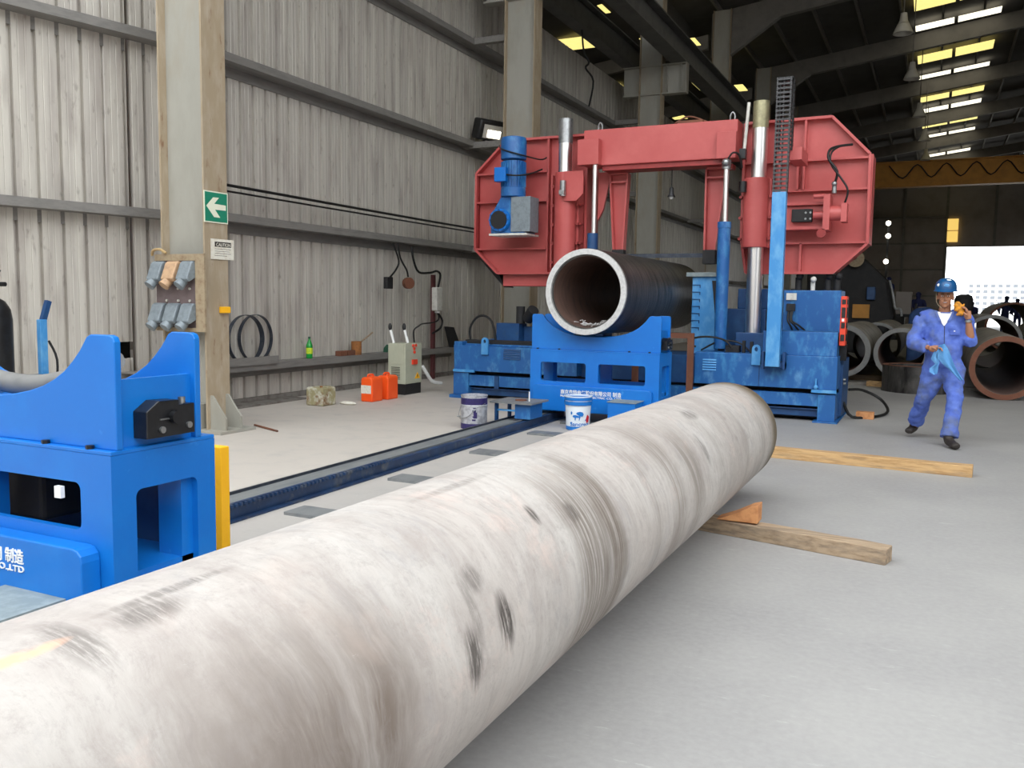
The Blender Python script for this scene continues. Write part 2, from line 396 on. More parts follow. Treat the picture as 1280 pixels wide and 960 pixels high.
def thing(name, label, cat, loc=(0, 0, 0), group=None):
    o = bpy.data.objects.new(name, None); C.objects.link(o); o.location = loc; o.empty_display_size = .1
    o['label'] = label; o['category'] = cat
    if group: o['group'] = group
    return o
def tag(o, label, cat, group=None, kind=None):
    o['label'] = label; o['category'] = cat
    if group: o['group'] = group
    if kind: o['kind'] = kind
    return o
def struct(o): o['kind'] = 'structure'; return o
def dup(root, loc, label=None, group=None):
    r = root.copy(); C.objects.link(r); r.location = loc
    if label: r['label'] = label
    if group: r['group'] = group
    for ch in list(root.children):
        c = ch.copy(); C.objects.link(c); c.parent = r
        for g in ch.children:
            d = g.copy(); C.objects.link(d); d.parent = c
    return r

def text(body, name, size, loc, rot, m, parent=None, sx=1.0, depth=.002, width=None):
    cu = bpy.data.curves.new(name, 'FONT'); cu.body = body; cu.size = size; cu.extrude = depth
    cu.align_x = 'LEFT'; cu.offset = size * .012
    t = bpy.data.objects.new(name, cu); C.objects.link(t)
    bpy.context.view_layer.update()
    me = bpy.data.meshes.new_from_object(t.evaluated_get(bpy.context.evaluated_depsgraph_get()))
    bpy.data.objects.remove(t)
    if width: sx = width / (max(v.co.x for v in me.vertices) - min(v.co.x for v in me.vertices))
    Mx = Matrix.Translation(Vector(loc) - parent_world(parent)) @ rot.to_4x4() @ Matrix.Diagonal((sx, 1, 1, 1))
    me.transform(Mx); me.materials.clear()
    return link(name, me, m, parent, smooth=0)
FRONT = Matrix.Rotation(R(90), 3, 'X')                                        # reads from -Y
SIDE = Matrix.Rotation(R(90), 3, 'Z') @ Matrix.Rotation(R(90), 3, 'X')         # reads from +X

# ------------------------------------------------------------------ the hall
XW = -8.72                    # cladding line
COLY = [7.08 + 8.42 * k for k in range(9)]
END = 82.0
struct(MB().box(-22, 21, -3, END, -.15, 0).build('floor', 'concrete', smooth=0))
struct(MB().box(-60, 60, END, 260, -.2, -.02).build('ground', 'ground_out', smooth=0))
struct(MB().box(-60, 60, -70, -3, -.2, -.02).build('ground_front', 'ground_out', smooth=0))

def clad(path, z0, z1, gap=None):
    """trapezoidal sheet along a plan path; ribs .25 m apart, seen from +X"""
    mb = MB()
    (xa, ya), (xb, yb) = path
    Ln = math.hypot(xb-xa, yb-ya); d = Vector((xb-xa, yb-ya, 0)) / Ln; nrm = Vector((d.y, -d.x, 0))
    P = .25; prof = []; t = 0
    while t < Ln:
        for a, h in ((0, -.015), (.034, -.015), (.042, .045), (.10, .045), (.106, .041), (.112, .045), (.17, .045), (.176, .041), (.182, .045), (.242, .045), (.249, -.015)):
            if t + a < Ln: prof.append((t + a, h))
        t += P
    prof.append((Ln, 0))
    o = Vector((xa, ya, 0))
    def cols(pr, za, zb):
        vs = []
        for a, h in pr: p = o + d*a + nrm*h; vs += [(p.x, p.y, za), (p.x, p.y, zb)]
        mb.add(vs, [(2*i, 2*i+2, 2*i+3, 2*i+1) for i in range(len(pr)-1)])
    if gap:
        g0, g1, gz0, gz1 = gap
        A = [p for p in prof if p[0] <= g0]; B = [p for p in prof if g0 <= p[0] <= g1]; D = [p for p in prof if p[0] >= g1]
        B = [A[-1]] + B + [D[0]]
        cols(A, z0, z1); cols(D, z0, z1); cols(B, z0, gz0); cols(B, gz1, z1)
    else: cols(prof, z0, z1)
    return mb
NEARA = (-9.97, 3.2); NEARB = (XW+.02, 8.1)
GAPA = 4.3
w = clad((NEARA, NEARB), 0, 7.9, gap=(GAPA, GAPA+.24, .72, .92)).build('wall_left_near', 'cladding', smooth=20); struct(w)
w = clad(((XW, 8.1), (XW, END)), 0, 7.9).build('wall_left', 'cladding', smooth=20); struct(w)
MB().box(-9.6, -9.2, 6.6, 7.9, .6, 1.05).build('wall_left_hole_shade', 'hole_shade', smooth=0)['kind'] = 'structure'  # black box behind the sheeting gap, stands in for the shade beyond
struct(MB().box(-10.1, -10.04, -3, 3.2, 0, 7.9).build('wall_left_front', 'cladding', smooth=0))
struct(MB().box(-40, 40, -15, -14.5, 0, 10).build('wall_sky_block', 'end_wall', smooth=0))  # added yard wall out of view, blocks low sky to dim front faces
struct(MB().box(-20.2, -20, -3, END, 0, 11).build('wall_aisle', 'end_wall', smooth=0))
struct(MB().box(19.8, 20, -3, END, 0, 12).build('wall_right', 'end_wall', smooth=0))
# end wall with its doorway and two lit panes
e = MB()
e.box(-20, .68, END, END+.3, 0, 12); e.box(.68, 10.6, END, END+.3, 6.55, 13.9); e.box(10.6, 20, END, END+.3, 0, 12.4)
e.box(-20, .68, END, END+.3, 12, 13.2)
struct(e.build('wall_back', 'end_wall', smooth=0))
f = MB()
for z in (2.4, 4.6, 6.8, 9.0): f.box(-12, .5, END-.12, END-.02, z, z+.14)
for x in (-6, -2.8, .45, 4, 7.5): f.box(x, x+.2, END-.16, END-.02, 6.6 if x > .6 else 0, 12)
struct(f.build('trim_1', 'frame_dark', smooth=0))
for k, (z0, z1) in enumerate(((6.95, 7.85), (7.92, 8.85))):
    struct(MB().box(.62, 1.42, END-.2, END-.14, z0, z1).build('window_%d' % (k+1), 'window_yellow', smooth=0))
ROOF0 = 6.3
# roof: two slopes over the hall, a lower one over the side aisle
def zroof(x): return 13.2 + .13*x if x < 6.5 else 13.2 + .13*6.5 - .13*(x-6.5)
rb = MB().prism([(-9, zroof(-9)), (6.5, zroof(6.5)), (20.3, zroof(20.3)), (20.3, zroof(20.3)+.15), (6.5, zroof(6.5)+.15), (-9, zroof(-9)+.15)], 'y', ROOF0, END+.3)
rb.prism([(-20.2, 9.6), (-9, 11.2), (-9, 11.35), (-20.2, 9.75)], 'y', ROOF0, END+.3)
rb.box(-9.05, -8.95, ROOF0, END, 11.2, 12.2)
struct(rb.build('ceiling', 'roof_dark', smooth=0))
pu = MB()
for x in [-7.6 + 1.45*k for k in range(19)]: pu.box(x, x+.08, ROOF0, END, zroof(x)-.22, zroof(x)-.02)
struct(pu.build('trim_2', 'frame_dark', smooth=0))
# portal frames (rafters with haunches), one per column line
for k, y in enumerate(COLY):
    y0, y1 = y+.05, y+.3
    r_ = MB().prism([(-7.8, zroof(-7.8)-.25), (-7.8, 10.4), (-7.1, 10.4), (-5.4, zroof(-5.4)-.95), (6.5, zroof(6.5)-.9), (17.8, zroof(17.8)-.95), (19.2, 10.4), (19.8, 10.4), (19.8, zroof(19.8)-.25), (6.5, zroof(6.5)-.25)], 'y', y0+.1, y1-.1)
    for a, b in (((-7.1, 10.4), (-5.4, zroof(-5.4)-.95)), ((-5.4, zroof(-5.4)-.95), (6.5, zroof(6.5)-.9)), ((6.5, zroof(6.5)-.9), (17.8, zroof(17.8)-.95))):
        r_.beam((a[0], (y0+y1)/2, a[1]), (b[0], (y0+y1)/2, b[1]), .28, .03)
    struct(r_.build('trim_%d' % (10+k), 'frame_dark', smooth=0))
# aisle rafters
for k, y in enumerate(COLY[1:7]):
    struct(MB().prism([(-20, 9.55), (-20, 9.0), (-7.9, 10.7), (-7.9, 11.2)], 'y', y+.05, y+.25).build('trim_%d' % (30+k), 'frame_dark', smooth=0))
# skylights
n_ = 10
sky = [(36.3, 37.9, 'y'), (39.9, 40.65, 'w'), (44.6, 46.0, 'y'), (48.4, 49.1, 'w'), (53.3, 54.5, 'y'), (56.5, 57.5, 'w'), (61.3, 62.3, 'y'), (65.1, 65.95, 'w'), (69.8, 70.6, 'y'), (73.3, 74.35, 'w'), (78.2, 79, 'y')]
sky += [(y, y+1.5, 'y') for y in (7.5, 12.5, 20, 28.5)]
for a, b, kind in sky:
    for x0, x1 in ((-1.3, .1), (.24, 1.75)):
        z0, z1 = zroof(x0)-.24, zroof(x1)-.24
        struct(MB().add([(x0, a, z0), (x1, a, z1), (x1, b, z1), (x0, b, z0), (x0, a, z0+.02), (x1, a, z1+.02), (x1, b, z1+.02), (x0, b, z0+.02)],
            [(3,2,1,0),(4,5,6,7),(0,1,5,4),(1,2,6,5),(2,3,7,6),(3,0,4,7)]).build('window_%d' % n_, 'skylight_yellow' if kind == 'y' else 'skylight_white', smooth=0)); n_ += 1
for x0, x1, y0, y1 in ((-13.2, -12.75, 28.6, 29.9), (-12.45, -11.3, 28.7, 30), (-9.9, -9.6, 25.9, 26.7), (-9.75, -9.55, 29.6, 30.4), (-12.6, -12.2, 35.3, 36.2), (-9.6, -9.35, 36.2, 37.6), (-12.0, -11.0, 41.0, 43.0), (-9.5, -9.3, 38.8, 39.9)):
    zz = 9.6 + (11.2-9.6) * (x0+20.2)/11.2 - .06
    sc = (zz-1.47) / 9.03
    x0, x1, y0, y1 = [v*sc for v in (x0, x1, y0, y1)]
    struct(MB().box(x0, x1, y0, y1, zz, zz+.02).build('window_%d' % n_, 'skylight_yellow', smooth=0)); n_ += 1
for x0, x1, y0, y1, z in ((-8.25, -7.85, 30.3, 31.2, 10.5), (-7.95, -7.6, 37.3, 38.4, 10.5)):
    struct(MB().box(x0, x1, y0, y1, z, z+.02).build('window_%d' % n_, 'skylight_yellow', smooth=0)); n_ += 1

# girts (Z sections: inner lip up, web, outer lip down against the sheeting)
def girt(pa, pb, zt, nm, down=False):
    d = Vector((pb[0]-pa[0], pb[1]-pa[1], 0)).normalized(); nr = Vector((d.y, -d.x, 0))
    mb = MB()
    o = Vector((pa[0], pa[1], 0)); q = Vector((pb[0], pb[1], 0))
    def slab(n0, n1, z0, z1):
        vs = []
        for e_ in (o, q):
            for a, z in ((n0, z0), (n1, z0), (n1, z1), (n0, z1)): p = e_ + nr*a; vs.append((p.x, p.y, z))
        mb.add(vs, [(0,1,2,3),(7,6,5,4),(0,4,5,1),(1,5,6,2),(2,6,7,3),(3,7,4,0)])
    if down:
        slab(.04, .30, zt-.015, zt); slab(.285, .30, zt-.10, zt-.015); slab(.045, .06, zt-.2, zt-.015)
    else:
        slab(.285, .30, zt-.09, zt); slab(.04, .30, zt-.105, zt-.09); slab(.045, .06, zt-.24, zt-.09)
    struct(mb.build(nm, 'girt_paint', smooth=0))
for k, z in enumerate((2.52, 4.60)):
    girt(NEARA, (XW-.02, 8.06), z, 'trim_%d' % (40+k))
for k, z in enumerate((2.58, 4.64, 6.6)):
    girt((XW, 8.12), (XW, END), z, 'trim_%d' % (50+k))
girt((XW, 7.3), (XW, 15.2), .57, 'trim_60', down=True)
struct(MB().box(XW+.04, XW+.14, 7.3, 24, 0, .07).build('baseboard_left', 'skirting', smooth=0))
struct(MB().box(XW+.05, -8.25, 7.5, 10.2, 0, .025).build('trim_61', 'skirting', smooth=0))

# ------------------------------------------------------------------ columns, crane runway, bridge crane
def column(y, label, bracket=True, group=None):
    t = thing('steel_column', label, 'column', (-7.4, y+.17, 0), group)
    x0, x1 = -7.72, -7.08; y0, y1 = y, y+.34
    MB().box(x0+.02, x1-.02, y+.10, y+.13, 0, 12.0).box(x0+.02, x1-.02, y+.21, y+.24, 0, 12.0).build('web', 'column_paint', t, smooth=0)
    MB().box(x1-.022, x1, y0, y1, 0, 12.0).build('flange', 'column_rust', t, smooth=0)
    MB().box(x0, x0+.022, y0, y1, 0, 12.0).build('flange', 'column_rust', t, smooth=0)
    b = MB().box(x0-.12, x1+.28, y0-.1, y1+.1, 0, .03)
    b.prism([(x1, .03), (x1+.22, .03), (x1+.22, .16), (x1+.03, .40), (x1, .40)], 'y', y+.04, y+.065)
    b.prism([(x1, .03), (x1+.22, .03), (x1+.22, .16), (x1+.03, .40), (x1, .40)], 'y', y+.27, y+.295)
    b.prism([(x0+.1, .03), (x1-.1, .03), (x1-.1, .30), (x0+.1, .30)], 'y', y-.002, y+.10)
    b.build('base_plate', 'column_paint', t, smooth=0)
    if bracket:
        h = MB().box(-8.2, -6.4, y+.14, y+.19, 7.24, 8.0).box(-8.2, -6.4, y+.03, y+.3, 7.22, 7.25).box(-8.2, -6.4, y+.03, y+.3, 7.99, 8.02)
        for x in (-6.95, -6.55, -6.42): h.box(x, x+.02, y+.03, y+.3, 7.25, 7.99)
        h.build('crane_bracket', 'column_paint', t, smooth=0)
        if y > 8: MB().box(-8.72, -7.72, y+.1, y+.24, 6.5, 6.62).box(-8.72, -7.72, y+.1, y+.24, 4.5, 4.62).box(-8.72, -7.72, y+.1, y+.24, 2.45, 2.55).build('wall_tie', 'girt_paint', t, smooth=0)
    return t
names = ['tall grey steel column carrying the sockets and the arrow sign', 'grey steel column rising behind the blue motor of the saw', 'grey steel column with crane bracket seen above the red beam', 'grey column meeting the haunched roof beam, fourth along the left wall', 'fifth grey column along the left wall, seen above the chrome lift column']
for k, y in enumerate(COLY[:8]):
    column(y, names[k] if k < 5 else 'dark grey column far along the left wall', True, None if k < 5 else 'far columns along the left wall')

t = thing('crane_runway', 'long grey crane runway beam carried on the wall column brackets', 'beam', (-6.62, -3, 8.02))
MB().box(-6.84, -6.40, -3, END-1, 8.02, 8.06).box(-6.84, -6.40, -3, END-1, 8.66, 8.70).box(-6.63, -6.61, -3, END-1, 8.06, 8.66).build('beam', 'runway_paint', t, smooth=0)
MB().box(-6.65, -6.59, -3, END-1, 8.70, 8.80).build('rail', 'rust', t, smooth=0)
t = thing('crane_runway', 'crane runway beam on the aisle side of the wall columns', 'beam', (-8.05, 8, 8.02))
MB().box(-8.22, -7.88, 8, END-1, 8.02, 8.06).box(-8.22, -7.88, 8, END-1, 8.66, 8.70).box(-8.06, -8.04, 8, END-1, 8.06, 8.66).build('beam', 'runway_paint', t, smooth=0)

t = thing('bridge_crane', 'yellow bridge crane girder spanning the hall under the far roof', 'crane', (6, 60, 8.8))
g = MB().box(-6.3, 19, 60, 60.5, 8.95, 10.4); g.box(-6.3, 19, 59.85, 60.65, 10.4, 10.46).box(-6.3, 19, 59.85, 60.65, 8.9, 8.96)
g.build('girder', 'crane_yellow', t, smooth=0)
MB().box(-6.8, -6.3, 58.5, 62, 8.82, 9.3).build('end_carriage', 'crane_yellow', t, smooth=0)
fest = []
for i in range(7): fest += [(-3 + i*1.6, 59.75, 10.2), (-2.2 + i*1.6, 59.75, 9.4)]
MB().tube(fest, .04, 6).build('festoon_cable', 'rubber', t)

# hanging high-bay lamps
def bay_lamp(x, y, z, label):
    t = thing('high_bay_lamp', label, 'lamp', (x, y, z), 'high bay lamps in a row under the roof')
    MB().lathe([(.02, .62), (.09, .6), (.12, .38), (.16, .30)], (x, y, z)).build('gear_housing', 'lamp_white', t)
    MB().lathe([(.10, .32), (.17, .28), (.27, .06), (.29, 0), (.27, .0), (.16, .26), (.05, .29)], (x, y, z)).build('reflector', 'lamp_white', t)
    MB().cyl((x, y, z+.6), (x, y, zroof(x)-.3), .018, n=8).build('hanger', 'frame_dark', t)
for x, y, z, l in ((-1.3, 29.6, 9.7, 'nearest high bay lamp hanging top right'), (-1.2, 35.9, 9.8, 'second high bay lamp back, hanging beside the skylights'), (-1.05, 43, 9.8, 'third high bay lamp back from the camera'), (-.9, 49.2, 9.8, 'fourth and small high bay lamp beside the skylights'), (-.9, 55.5, 9.8, 'farthest high bay lamp, just above the yellow crane')):
    bay_lamp(x, y, z, l)

# thin cable with a knot hanging under the aisle crane beam
tag(MB().tube([(-7.98, 20.2, 8.0), (-8.0, 20.4, 7.55), (-7.9, 20.5, 7.3), (-8.02, 20.6, 7.2), (-7.85, 20.7, 6.9), (-7.95, 20.7, 6.3)], .025, 6).build('hanging_cable', 'rubber'),
    'thin dark cable hanging from the crane beam above the wall sheeting', 'cable')

# ------------------------------------------------------------------ the big whitewashed pipe
def big_pipe():
    cx, cz, ro, ri = -1.407, .49, .391, .355
    y0, y1 = -2.6, 6.79; n = 96; ny = 120
    t = thing('steel_pipe', 'huge whitewashed steel pipe lying across the foreground on timbers', 'pipe', (cx, y0, cz-ro))
    off = parent_world(t)
    vs, fs, uv = [], [], []
    for j in range(ny+1):
        y = y0 + (y1-y0)*j/ny
        # the last centimetres are rounded off
        e_ = max(0, y - (y1-.05)); r = ro - .010*(e_/.05)**2
        for i in range(n+1):
            a = 2*PI*i/n - PI/2
            rr = r + .0012*math.sin(3*a + y*2)
            vs.append((cx + rr*math.cos(a) - off.x, y - off.y, cz + rr*math.sin(a) - off.z)); uv.append((y, ro*(2*PI*i/n)))
    m = n+1
    for j in range(ny):
        for i in range(n): fs.append((j*m+i, (j+1)*m+i, (j+1)*m+i+1, j*m+i+1))
    me = bpy.data.meshes.new('shell'); me.from_pydata(vs, [], fs)
    ul = me.uv_layers.new(name='UVMap')
    for l in me.loops: ul.data[l.index].uv = uv[l.vertex_index]
    bm = bmesh.new(); bm.from_mesh(me); bmesh.ops.recalc_face_normals(bm, faces=bm.faces)
    if bm.faces[:] and (bm.faces[0].calc_center_median() + off - Vector((cx, y0, cz))).dot(bm.faces[0].normal) < 0: bmesh.ops.reverse_faces(bm, faces=bm.faces)
    bm.to_mesh(me); bm.free()
    link('shell', me, 'whitewashed_pipe', t, smooth=60)
    MB().hollow((cx, y0, cz), (cx, y1, cz), ro-.010, ri, 96).build('wall', 'rust', t)
big_pipe()

# timbers and blocks on the floor
def timber(p, q, w, h, m, name='timber_beam'):
    mb = MB(); p, q = Vector(p), Vector(q); d = q - p; n = 14
    sd = Vector((-d.y, d.x, 0)).normalized()
    vs = []
    for i in range(n+1):
        c = p + d*i/n; j = lambda a: random.uniform(-a, a)
        for a, z in ((-1, 0), (1, 0), (1, h), (-1, h)):
            vs.append(c + sd*(a*w/2 + j(.003)) + Vector((0, 0, z + (j(.003) if z else 0))))
    fs = [(3,2,1,0), tuple(n*4+k for k in range(4))] + [(i*4+k, i*4+(k+1) % 4, (i+1)*4+(k+1) % 4, (i+1)*4+k) for i in range(n) for k in range(4)]
    return mb.add(vs, fs).build(name, m, smooth=0, bevel=.004)
tag(timber((-3.0, 8.83, .0), (.38, 8.57, .0), .13, .1, 'timber'), 'long pale timber beam on the floor past the white pipe end', 'timber')
tag(timber((-2.6, 5.95, .0), (-.16, 5.38, .0), .13, .093, 'timber_grey'), 'weathered timber beam running under the white pipe', 'timber')
tag(timber((-2.4, .4, .0), (-.6, .3, .0), .13, .093, 'timber_grey'), 'timber beam under the near end of the white pipe', 'timber')
wz = MB().prism([(-1.19, .1), (-.93, .1), (-.93, .215), (-.98, .20), (-1.08, .145), (-1.17, .107)], 'y', 5.53, 5.68).build('wooden_wedge', 'timber_end', smooth=0, bevel=.003)
tag(wz, 'orange brown wooden wedge chocking the white pipe on the timber', 'wedge')
wz = MB().prism([(-1.87, .1), (-1.61, .1), (-1.65, .115), (-1.77, .16), (-1.87, .215)], 'y', 5.63, 5.78).build('wooden_wedge', 'timber_end', smooth=0, bevel=.003)
tag(wz, 'wooden wedge on the hidden left side of the white pipe', 'wedge')
tag(MB().box(-.86, -.64, 12.28, 12.44, 0, .09).build('wood_block', 'timber_end', bevel=.004), 'small wood block on the floor right of the saw base', 'block')
tag(MB().beam((-1.05, 17.5, .055), (-.72, 17.4, .055), .12, .1).build('wood_block', 'timber', bevel=.004), 'pale wood block in front of the grey pipes', 'block')

# ------------------------------------------------------------------ rails
def rx(x, y): return x - (y-2.5)*.021            # the track runs slightly askew to the hall
def rail(x0, label):
    t = thing('track_rail', label, 'rail', (rx(x0, 6), 6, 0))
    ya, yb = -1.5, 10.35
    A = lambda dx, z, y: (rx(x0, y)+dx, y, z)   # a point beside the track line
    ch = MB()
    for dx, z, w_, h_ in ((-.13, .04, .24, .08), (-.02, .05, .016, .10)):
        ch.beam(A(dx, z, ya), A(dx, z, yb), w_, h_)
    ch.build('channel', 'rail_grey', t, smooth=0, bevel=.002)
    MB().beam(A(-.258, .05, ya), A(-.258, .05, yb), .016, .10).build('channel_lip', 'blade_steel', t, smooth=0)
    lp = MB().beam(A(.03, .045, ya), A(.03, .045, yb), .06, .09)
    lp.beam(A(.08, .008, ya), A(.08, .008, yb), .05, .016)
    lp.build('side_beam', 'rail_blue', t, smooth=0, bevel=.003)
    rk = MB()
    y = 2.6
    rk.beam(A(.045, .108, ya), A(.045, .108, 6.2), .03, .016)
    while y < 6.2:
        rk.box(rx(x0, y)+.062, rx(x0, y)+.082, y, y+.022, .094, .114); y += .045
    rk.build('toothed_rack', 'rail_blue', t, smooth=0)
    return t
rail(-4.12, 'long dark blue steel rail with toothed rack on the floor')
rail(-2.98, 'parallel rail hidden behind the white pipe')
SL = ['sleeper plate by the rail nearest the yellow guard', 'second sleeper plate by the rail from the yellow guard', 'third sleeper plate by the rail from the yellow guard', 'fourth sleeper plate by the rail, between guard and pails', 'sleeper plate by the rail just before the white pail', 'sleeper plate by the rail behind the white pail']
for k, y in enumerate((3.1, 4.6, 5.9, 7.35, 8.75, 9.75)):
    tag(MB().box(rx(-3.88, y), rx(-3.4, y), y, y+.22, 0, .022).build('sleeper_plate', 'rail_grey', smooth=0), SL[k], 'plate', 'sleeper plates along the rail')

# ------------------------------------------------------------------ saddle stands
CN = '南京奥特电气股份有限公司 制造'; EN = 'NANJING AUTO ELECTRIC CO.,LTD'
def rrect(x0, x1, z0, z1, r, n=5):
    p = []
    for cx, cz, a in ((x1-r, z1-r, 0), (x0+r, z1-r, 90), (x0+r, z0+r, 180), (x1-r, z0+r, 270)):
        for i in range(n+1): t = R(a + 90*i/n); p.append((cx + r*math.cos(t), cz + r*math.sin(t)))
    return p
def plate_with_holes(outer, holes, axis, a, b):
    """flat plate with cut-outs, made by triangulated fill, then given thickness"""
    bm = bmesh.new(); es = []
    def P(p, t): return {'y': (p[0], t, p[1]), 'x': (t, p[0], p[1])}[axis]
    for loop in [outer] + holes:
        vs = [bm.verts.new(P(p, a)) for p in loop]
        es += [bm.edges.new((vs[i], vs[(i+1) % len(vs)])) for i in range(len(vs))]
    bmesh.ops.triangle_fill(bm, use_beauty=True, edges=es)
    r = bmesh.ops.extrude_face_region(bm, geom=bm.faces[:])
    bmesh.ops.translate(bm, vec=Vector(P((0, 0), b-a)), verts=[v for v in r['geom'] if isinstance(v, bmesh.types.BMVert)])
    bmesh.ops.recalc_face_normals(bm, faces=bm.faces)
    bm.verts.index_update()
    mb = MB(); mb.v = [v.co.copy() for v in bm.verts]; mb.f = [[v.index for v in f.verts] for f in bm.faces]; bm.free()
    return mb
def stand(xc, y0, label, paint, near):
    wb, wt, at, pr = (.575, .76, .53, .085) if near else (.50, .735, .452, .05)
    t = thing('pipe_saddle_stand', label, 'stand', (xc, y0+.25, .11))
    h = .83; zt = .876; D = .52; ya, yb = y0, y0+D
    # base: front and back faces with two windows each, side faces with one window
    for yy in ((ya, ya+.03), (yb-.03, yb)):
        plate_with_holes([(xc-h, .13), (xc+h, .13), (xc+h, zt), (xc-h, zt)], [rrect(xc-.69, xc-.09, wb, wt, .03), rrect(xc+.07, xc+.66, wb, wt, .03)], 'y', *yy).build('face_panel', paint, t, smooth=0)
    for xx in ((xc-h, xc-h+.03), (xc+h-.03, xc+h)):
        plate_with_holes([(ya+.03, .13), (yb-.03, .13), (yb-.03, zt), (ya+.03, zt)], [rrect(ya+.11, yb-.10, .36, .73, .03)], 'x', *xx).build('side_panel', paint, t, smooth=0)
    MB().box(xc-h, xc+h, ya, yb, zt, zt+.016).build('top_plate', paint, t, smooth=0, bevel=.003)
    # inner posts and floor that show through the windows
    inn = MB().box(xc-.05, xc+.05, ya+.03, ya+.13, .13, zt).box(xc+h-.16, xc+h-.03, yb-.16, yb-.03, .13, zt).box(xc-h+.03, xc-h+.16, yb-.16, yb-.03, .13, zt)
    inn.box(xc-h+.03, xc+h-.03, ya+.03, yb-.03, .13, .40)
    inn.build('inner_frame', paint, t, smooth=0)
    if near: MB().box(xc-h+.03, xc+h-.03, yb-.05, yb-.032, .40, zt).build('back_sheet', 'blue_dark', t, smooth=0); MB().box(xc-.3, xc+.16, ya+.2, ya+.42, .5, .74).build('inner_dark_box', 'machine_black', t, smooth=0, bevel=.02)  # added black box makes the inside behind the windows dark
    # lower apron carrying the maker's name
    ap = [(xc-h+.06, .14), (xc+h-.07, .14), (xc+h-.07, at-.052), (xc+h-.075, at-.027), (xc+h-.095, at-.007), (xc+h-.12, at), (xc-h+.11, at), (xc-h+.075, at-.012), (xc-h+.06, at-.042)]
    dx0 = 0
    MB().prism(ap, 'y', ya-pr, ya).build('apron', paint, t, smooth=0, bevel=.006)
    tx = xc - .395 + (.05 if near else 0)
    text(CN, 'maker_lettering', .062, (tx, ya-pr-.002, at-.095), FRONT, 'white', t, width=.78)
    text(EN, 'maker_lettering', .034, (tx, ya-pr-.002, at-.132), FRONT, 'white', t, width=.78)
    # step box in front of the apron
    MB().box(xc+.33, xc+.66, ya-.36, ya-.05, .13, .325).build('step', paint, t, smooth=0, bevel=.004)
    MB().box(xc+.32, xc+.67, ya-.37, ya-.05, .325, .333).build('step_tread', 'step_grey', t, smooth=0)
    # saddle: two cradle plates
    half = [(.0, 1.060), (.14, 1.063), (.25, 1.075), (.34, 1.092), (.42, 1.115), (.49, 1.145), (.55, 1.18), (.60, 1.222), (.64, 1.262), (.665, 1.295), (.68, 1.315), (.70, 1.325), (.80, 1.325), (.82, 1.318), (.828, 1.30)]
    prof = [(xc-u, z) for u, z in half[::-1]][:-1] + [(xc+u, z) for u, z in half] + [(xc+.828, zt+.016), (xc-.828, zt+.016)]
    for yy in ((ya+.03, ya+.06), (yb-.10, yb-.07)):
        MB().prism(prof, 'y', *yy).build('cradle_plate', paint, t, smooth=0, bevel=.004)
    for s_ in (-1, 1):
        MB().box(*sorted((xc+s_*.80, xc+s_*.775)), ya+.06, yb-.10, zt+.016, 1.155).build('cradle_side', paint, t, smooth=0)
    wl = MB().box(xc-.77, xc+.77, ya+.06, yb-.10, zt+.016, 1.02); wl.build('cradle_web', paint, t, smooth=0)
    for u in (-.55, .55):
        MB().cyl((xc+u*.62, ya+.09, 1.03), (xc+u*.62, yb-.13, 1.03), .05).build('support_roller', 'steel', t)
    # bolts
    for u in (-.74, -.45, .45, .70):
        b_ = MB().cyl((xc+u, ya+.015, zt+.016), (xc+u, ya+.015, zt+.03), .016, n=6); b_.build('bolt', 'black_metal', t, smooth=0)
    # black adjusting unit on the side
    xs = xc+.80
    lt = MB().prism([(ya+.13, .925), (ya+.37, .925), (ya+.37, 1.045), (ya+.29, 1.045), (ya+.29, 1.065), (ya+.19, 1.068), (ya+.13, 1.03)], 'x', xs, xs+.075).build('adjusting_unit', 'black_metal', t, smooth=0, bevel=.004)
    MB().cyl((xs+.075, ya+.26, 1.0), (xs+.10, ya+.26, 1.0), .026).build('shaft', 'black_metal', lt)
    MB().box(xs+.075, xs+.08, ya+.19, ya+.24, .993, .998).build('screw_slot', 'steel', lt, smooth=0)
    for yy, zz in ((.20, .955), (.335, .96)):
        MB().cyl((xs+.075, ya+yy, zz), (xs+.085, ya+yy, zz), .013).build('screw', 'steel', lt)
    MB().cyl((xs+.04, ya+.335, 1.045), (xs+.04, ya+.335, 1.07), .014).build('oil_cup', 'steel', lt)
    # wheels on the rails
    for s_ in (-.55, .58):
        for yy in (ya+.1, yb-.1):
            MB().cyl((xc+s_-.02, yy, .139), (xc+s_+.02, yy, .139), .021, n=16).build('wheel', 'steel', t)
    return t
s1 = stand(-3.555, 2.24, 'near bright blue pipe saddle stand at the left edge, empty', 'blue_bright', True)
MB().box(-2.99, -2.955, 2.20, 2.218, .70, .745).build('label_plate', 'white', s1, smooth=0)
MB().tube([(-2.96, 2.45, .82), (-2.97, 2.45, .62), (-2.98, 2.46, .42)], .014).build('hose', 'rubber', s1)
s2 = stand(-3.69, 9.93, 'far blue pipe saddle stand carrying the dark pipe before the saw', 'blue_bright', False)

# yellow guard post behind the near stand
t = thing('guard_post', 'yellow sheet metal guard standing behind the near blue stand', 'guard', (-3.26, 3.4, .118))
MB().box(-3.55, -3.275, 3.36, 3.42, .135, .70).build('post', 'yellow_paint', t, smooth=0, bevel=.004)
MB().box(-3.60, -3.2, 3.30, 3.48, .118, .135).build('foot_plate', 'rail_blue', t, smooth=0)

# dark flexible duct lying in the near saddle
cr = MB().tube([(-4.3, 2.47, 1.30), (-4.0, 2.46, 1.17), (-3.7, 2.46, 1.10), (-3.4, 2.45, 1.09), (-3.1, 2.46, 1.15), (-2.95, 2.46, 1.22)], .045, 12)
tag(cr.build('lagged_hose', 'pipe_lip_grey'), 'grubby lagged hose lying across the near blue saddle', 'hose')

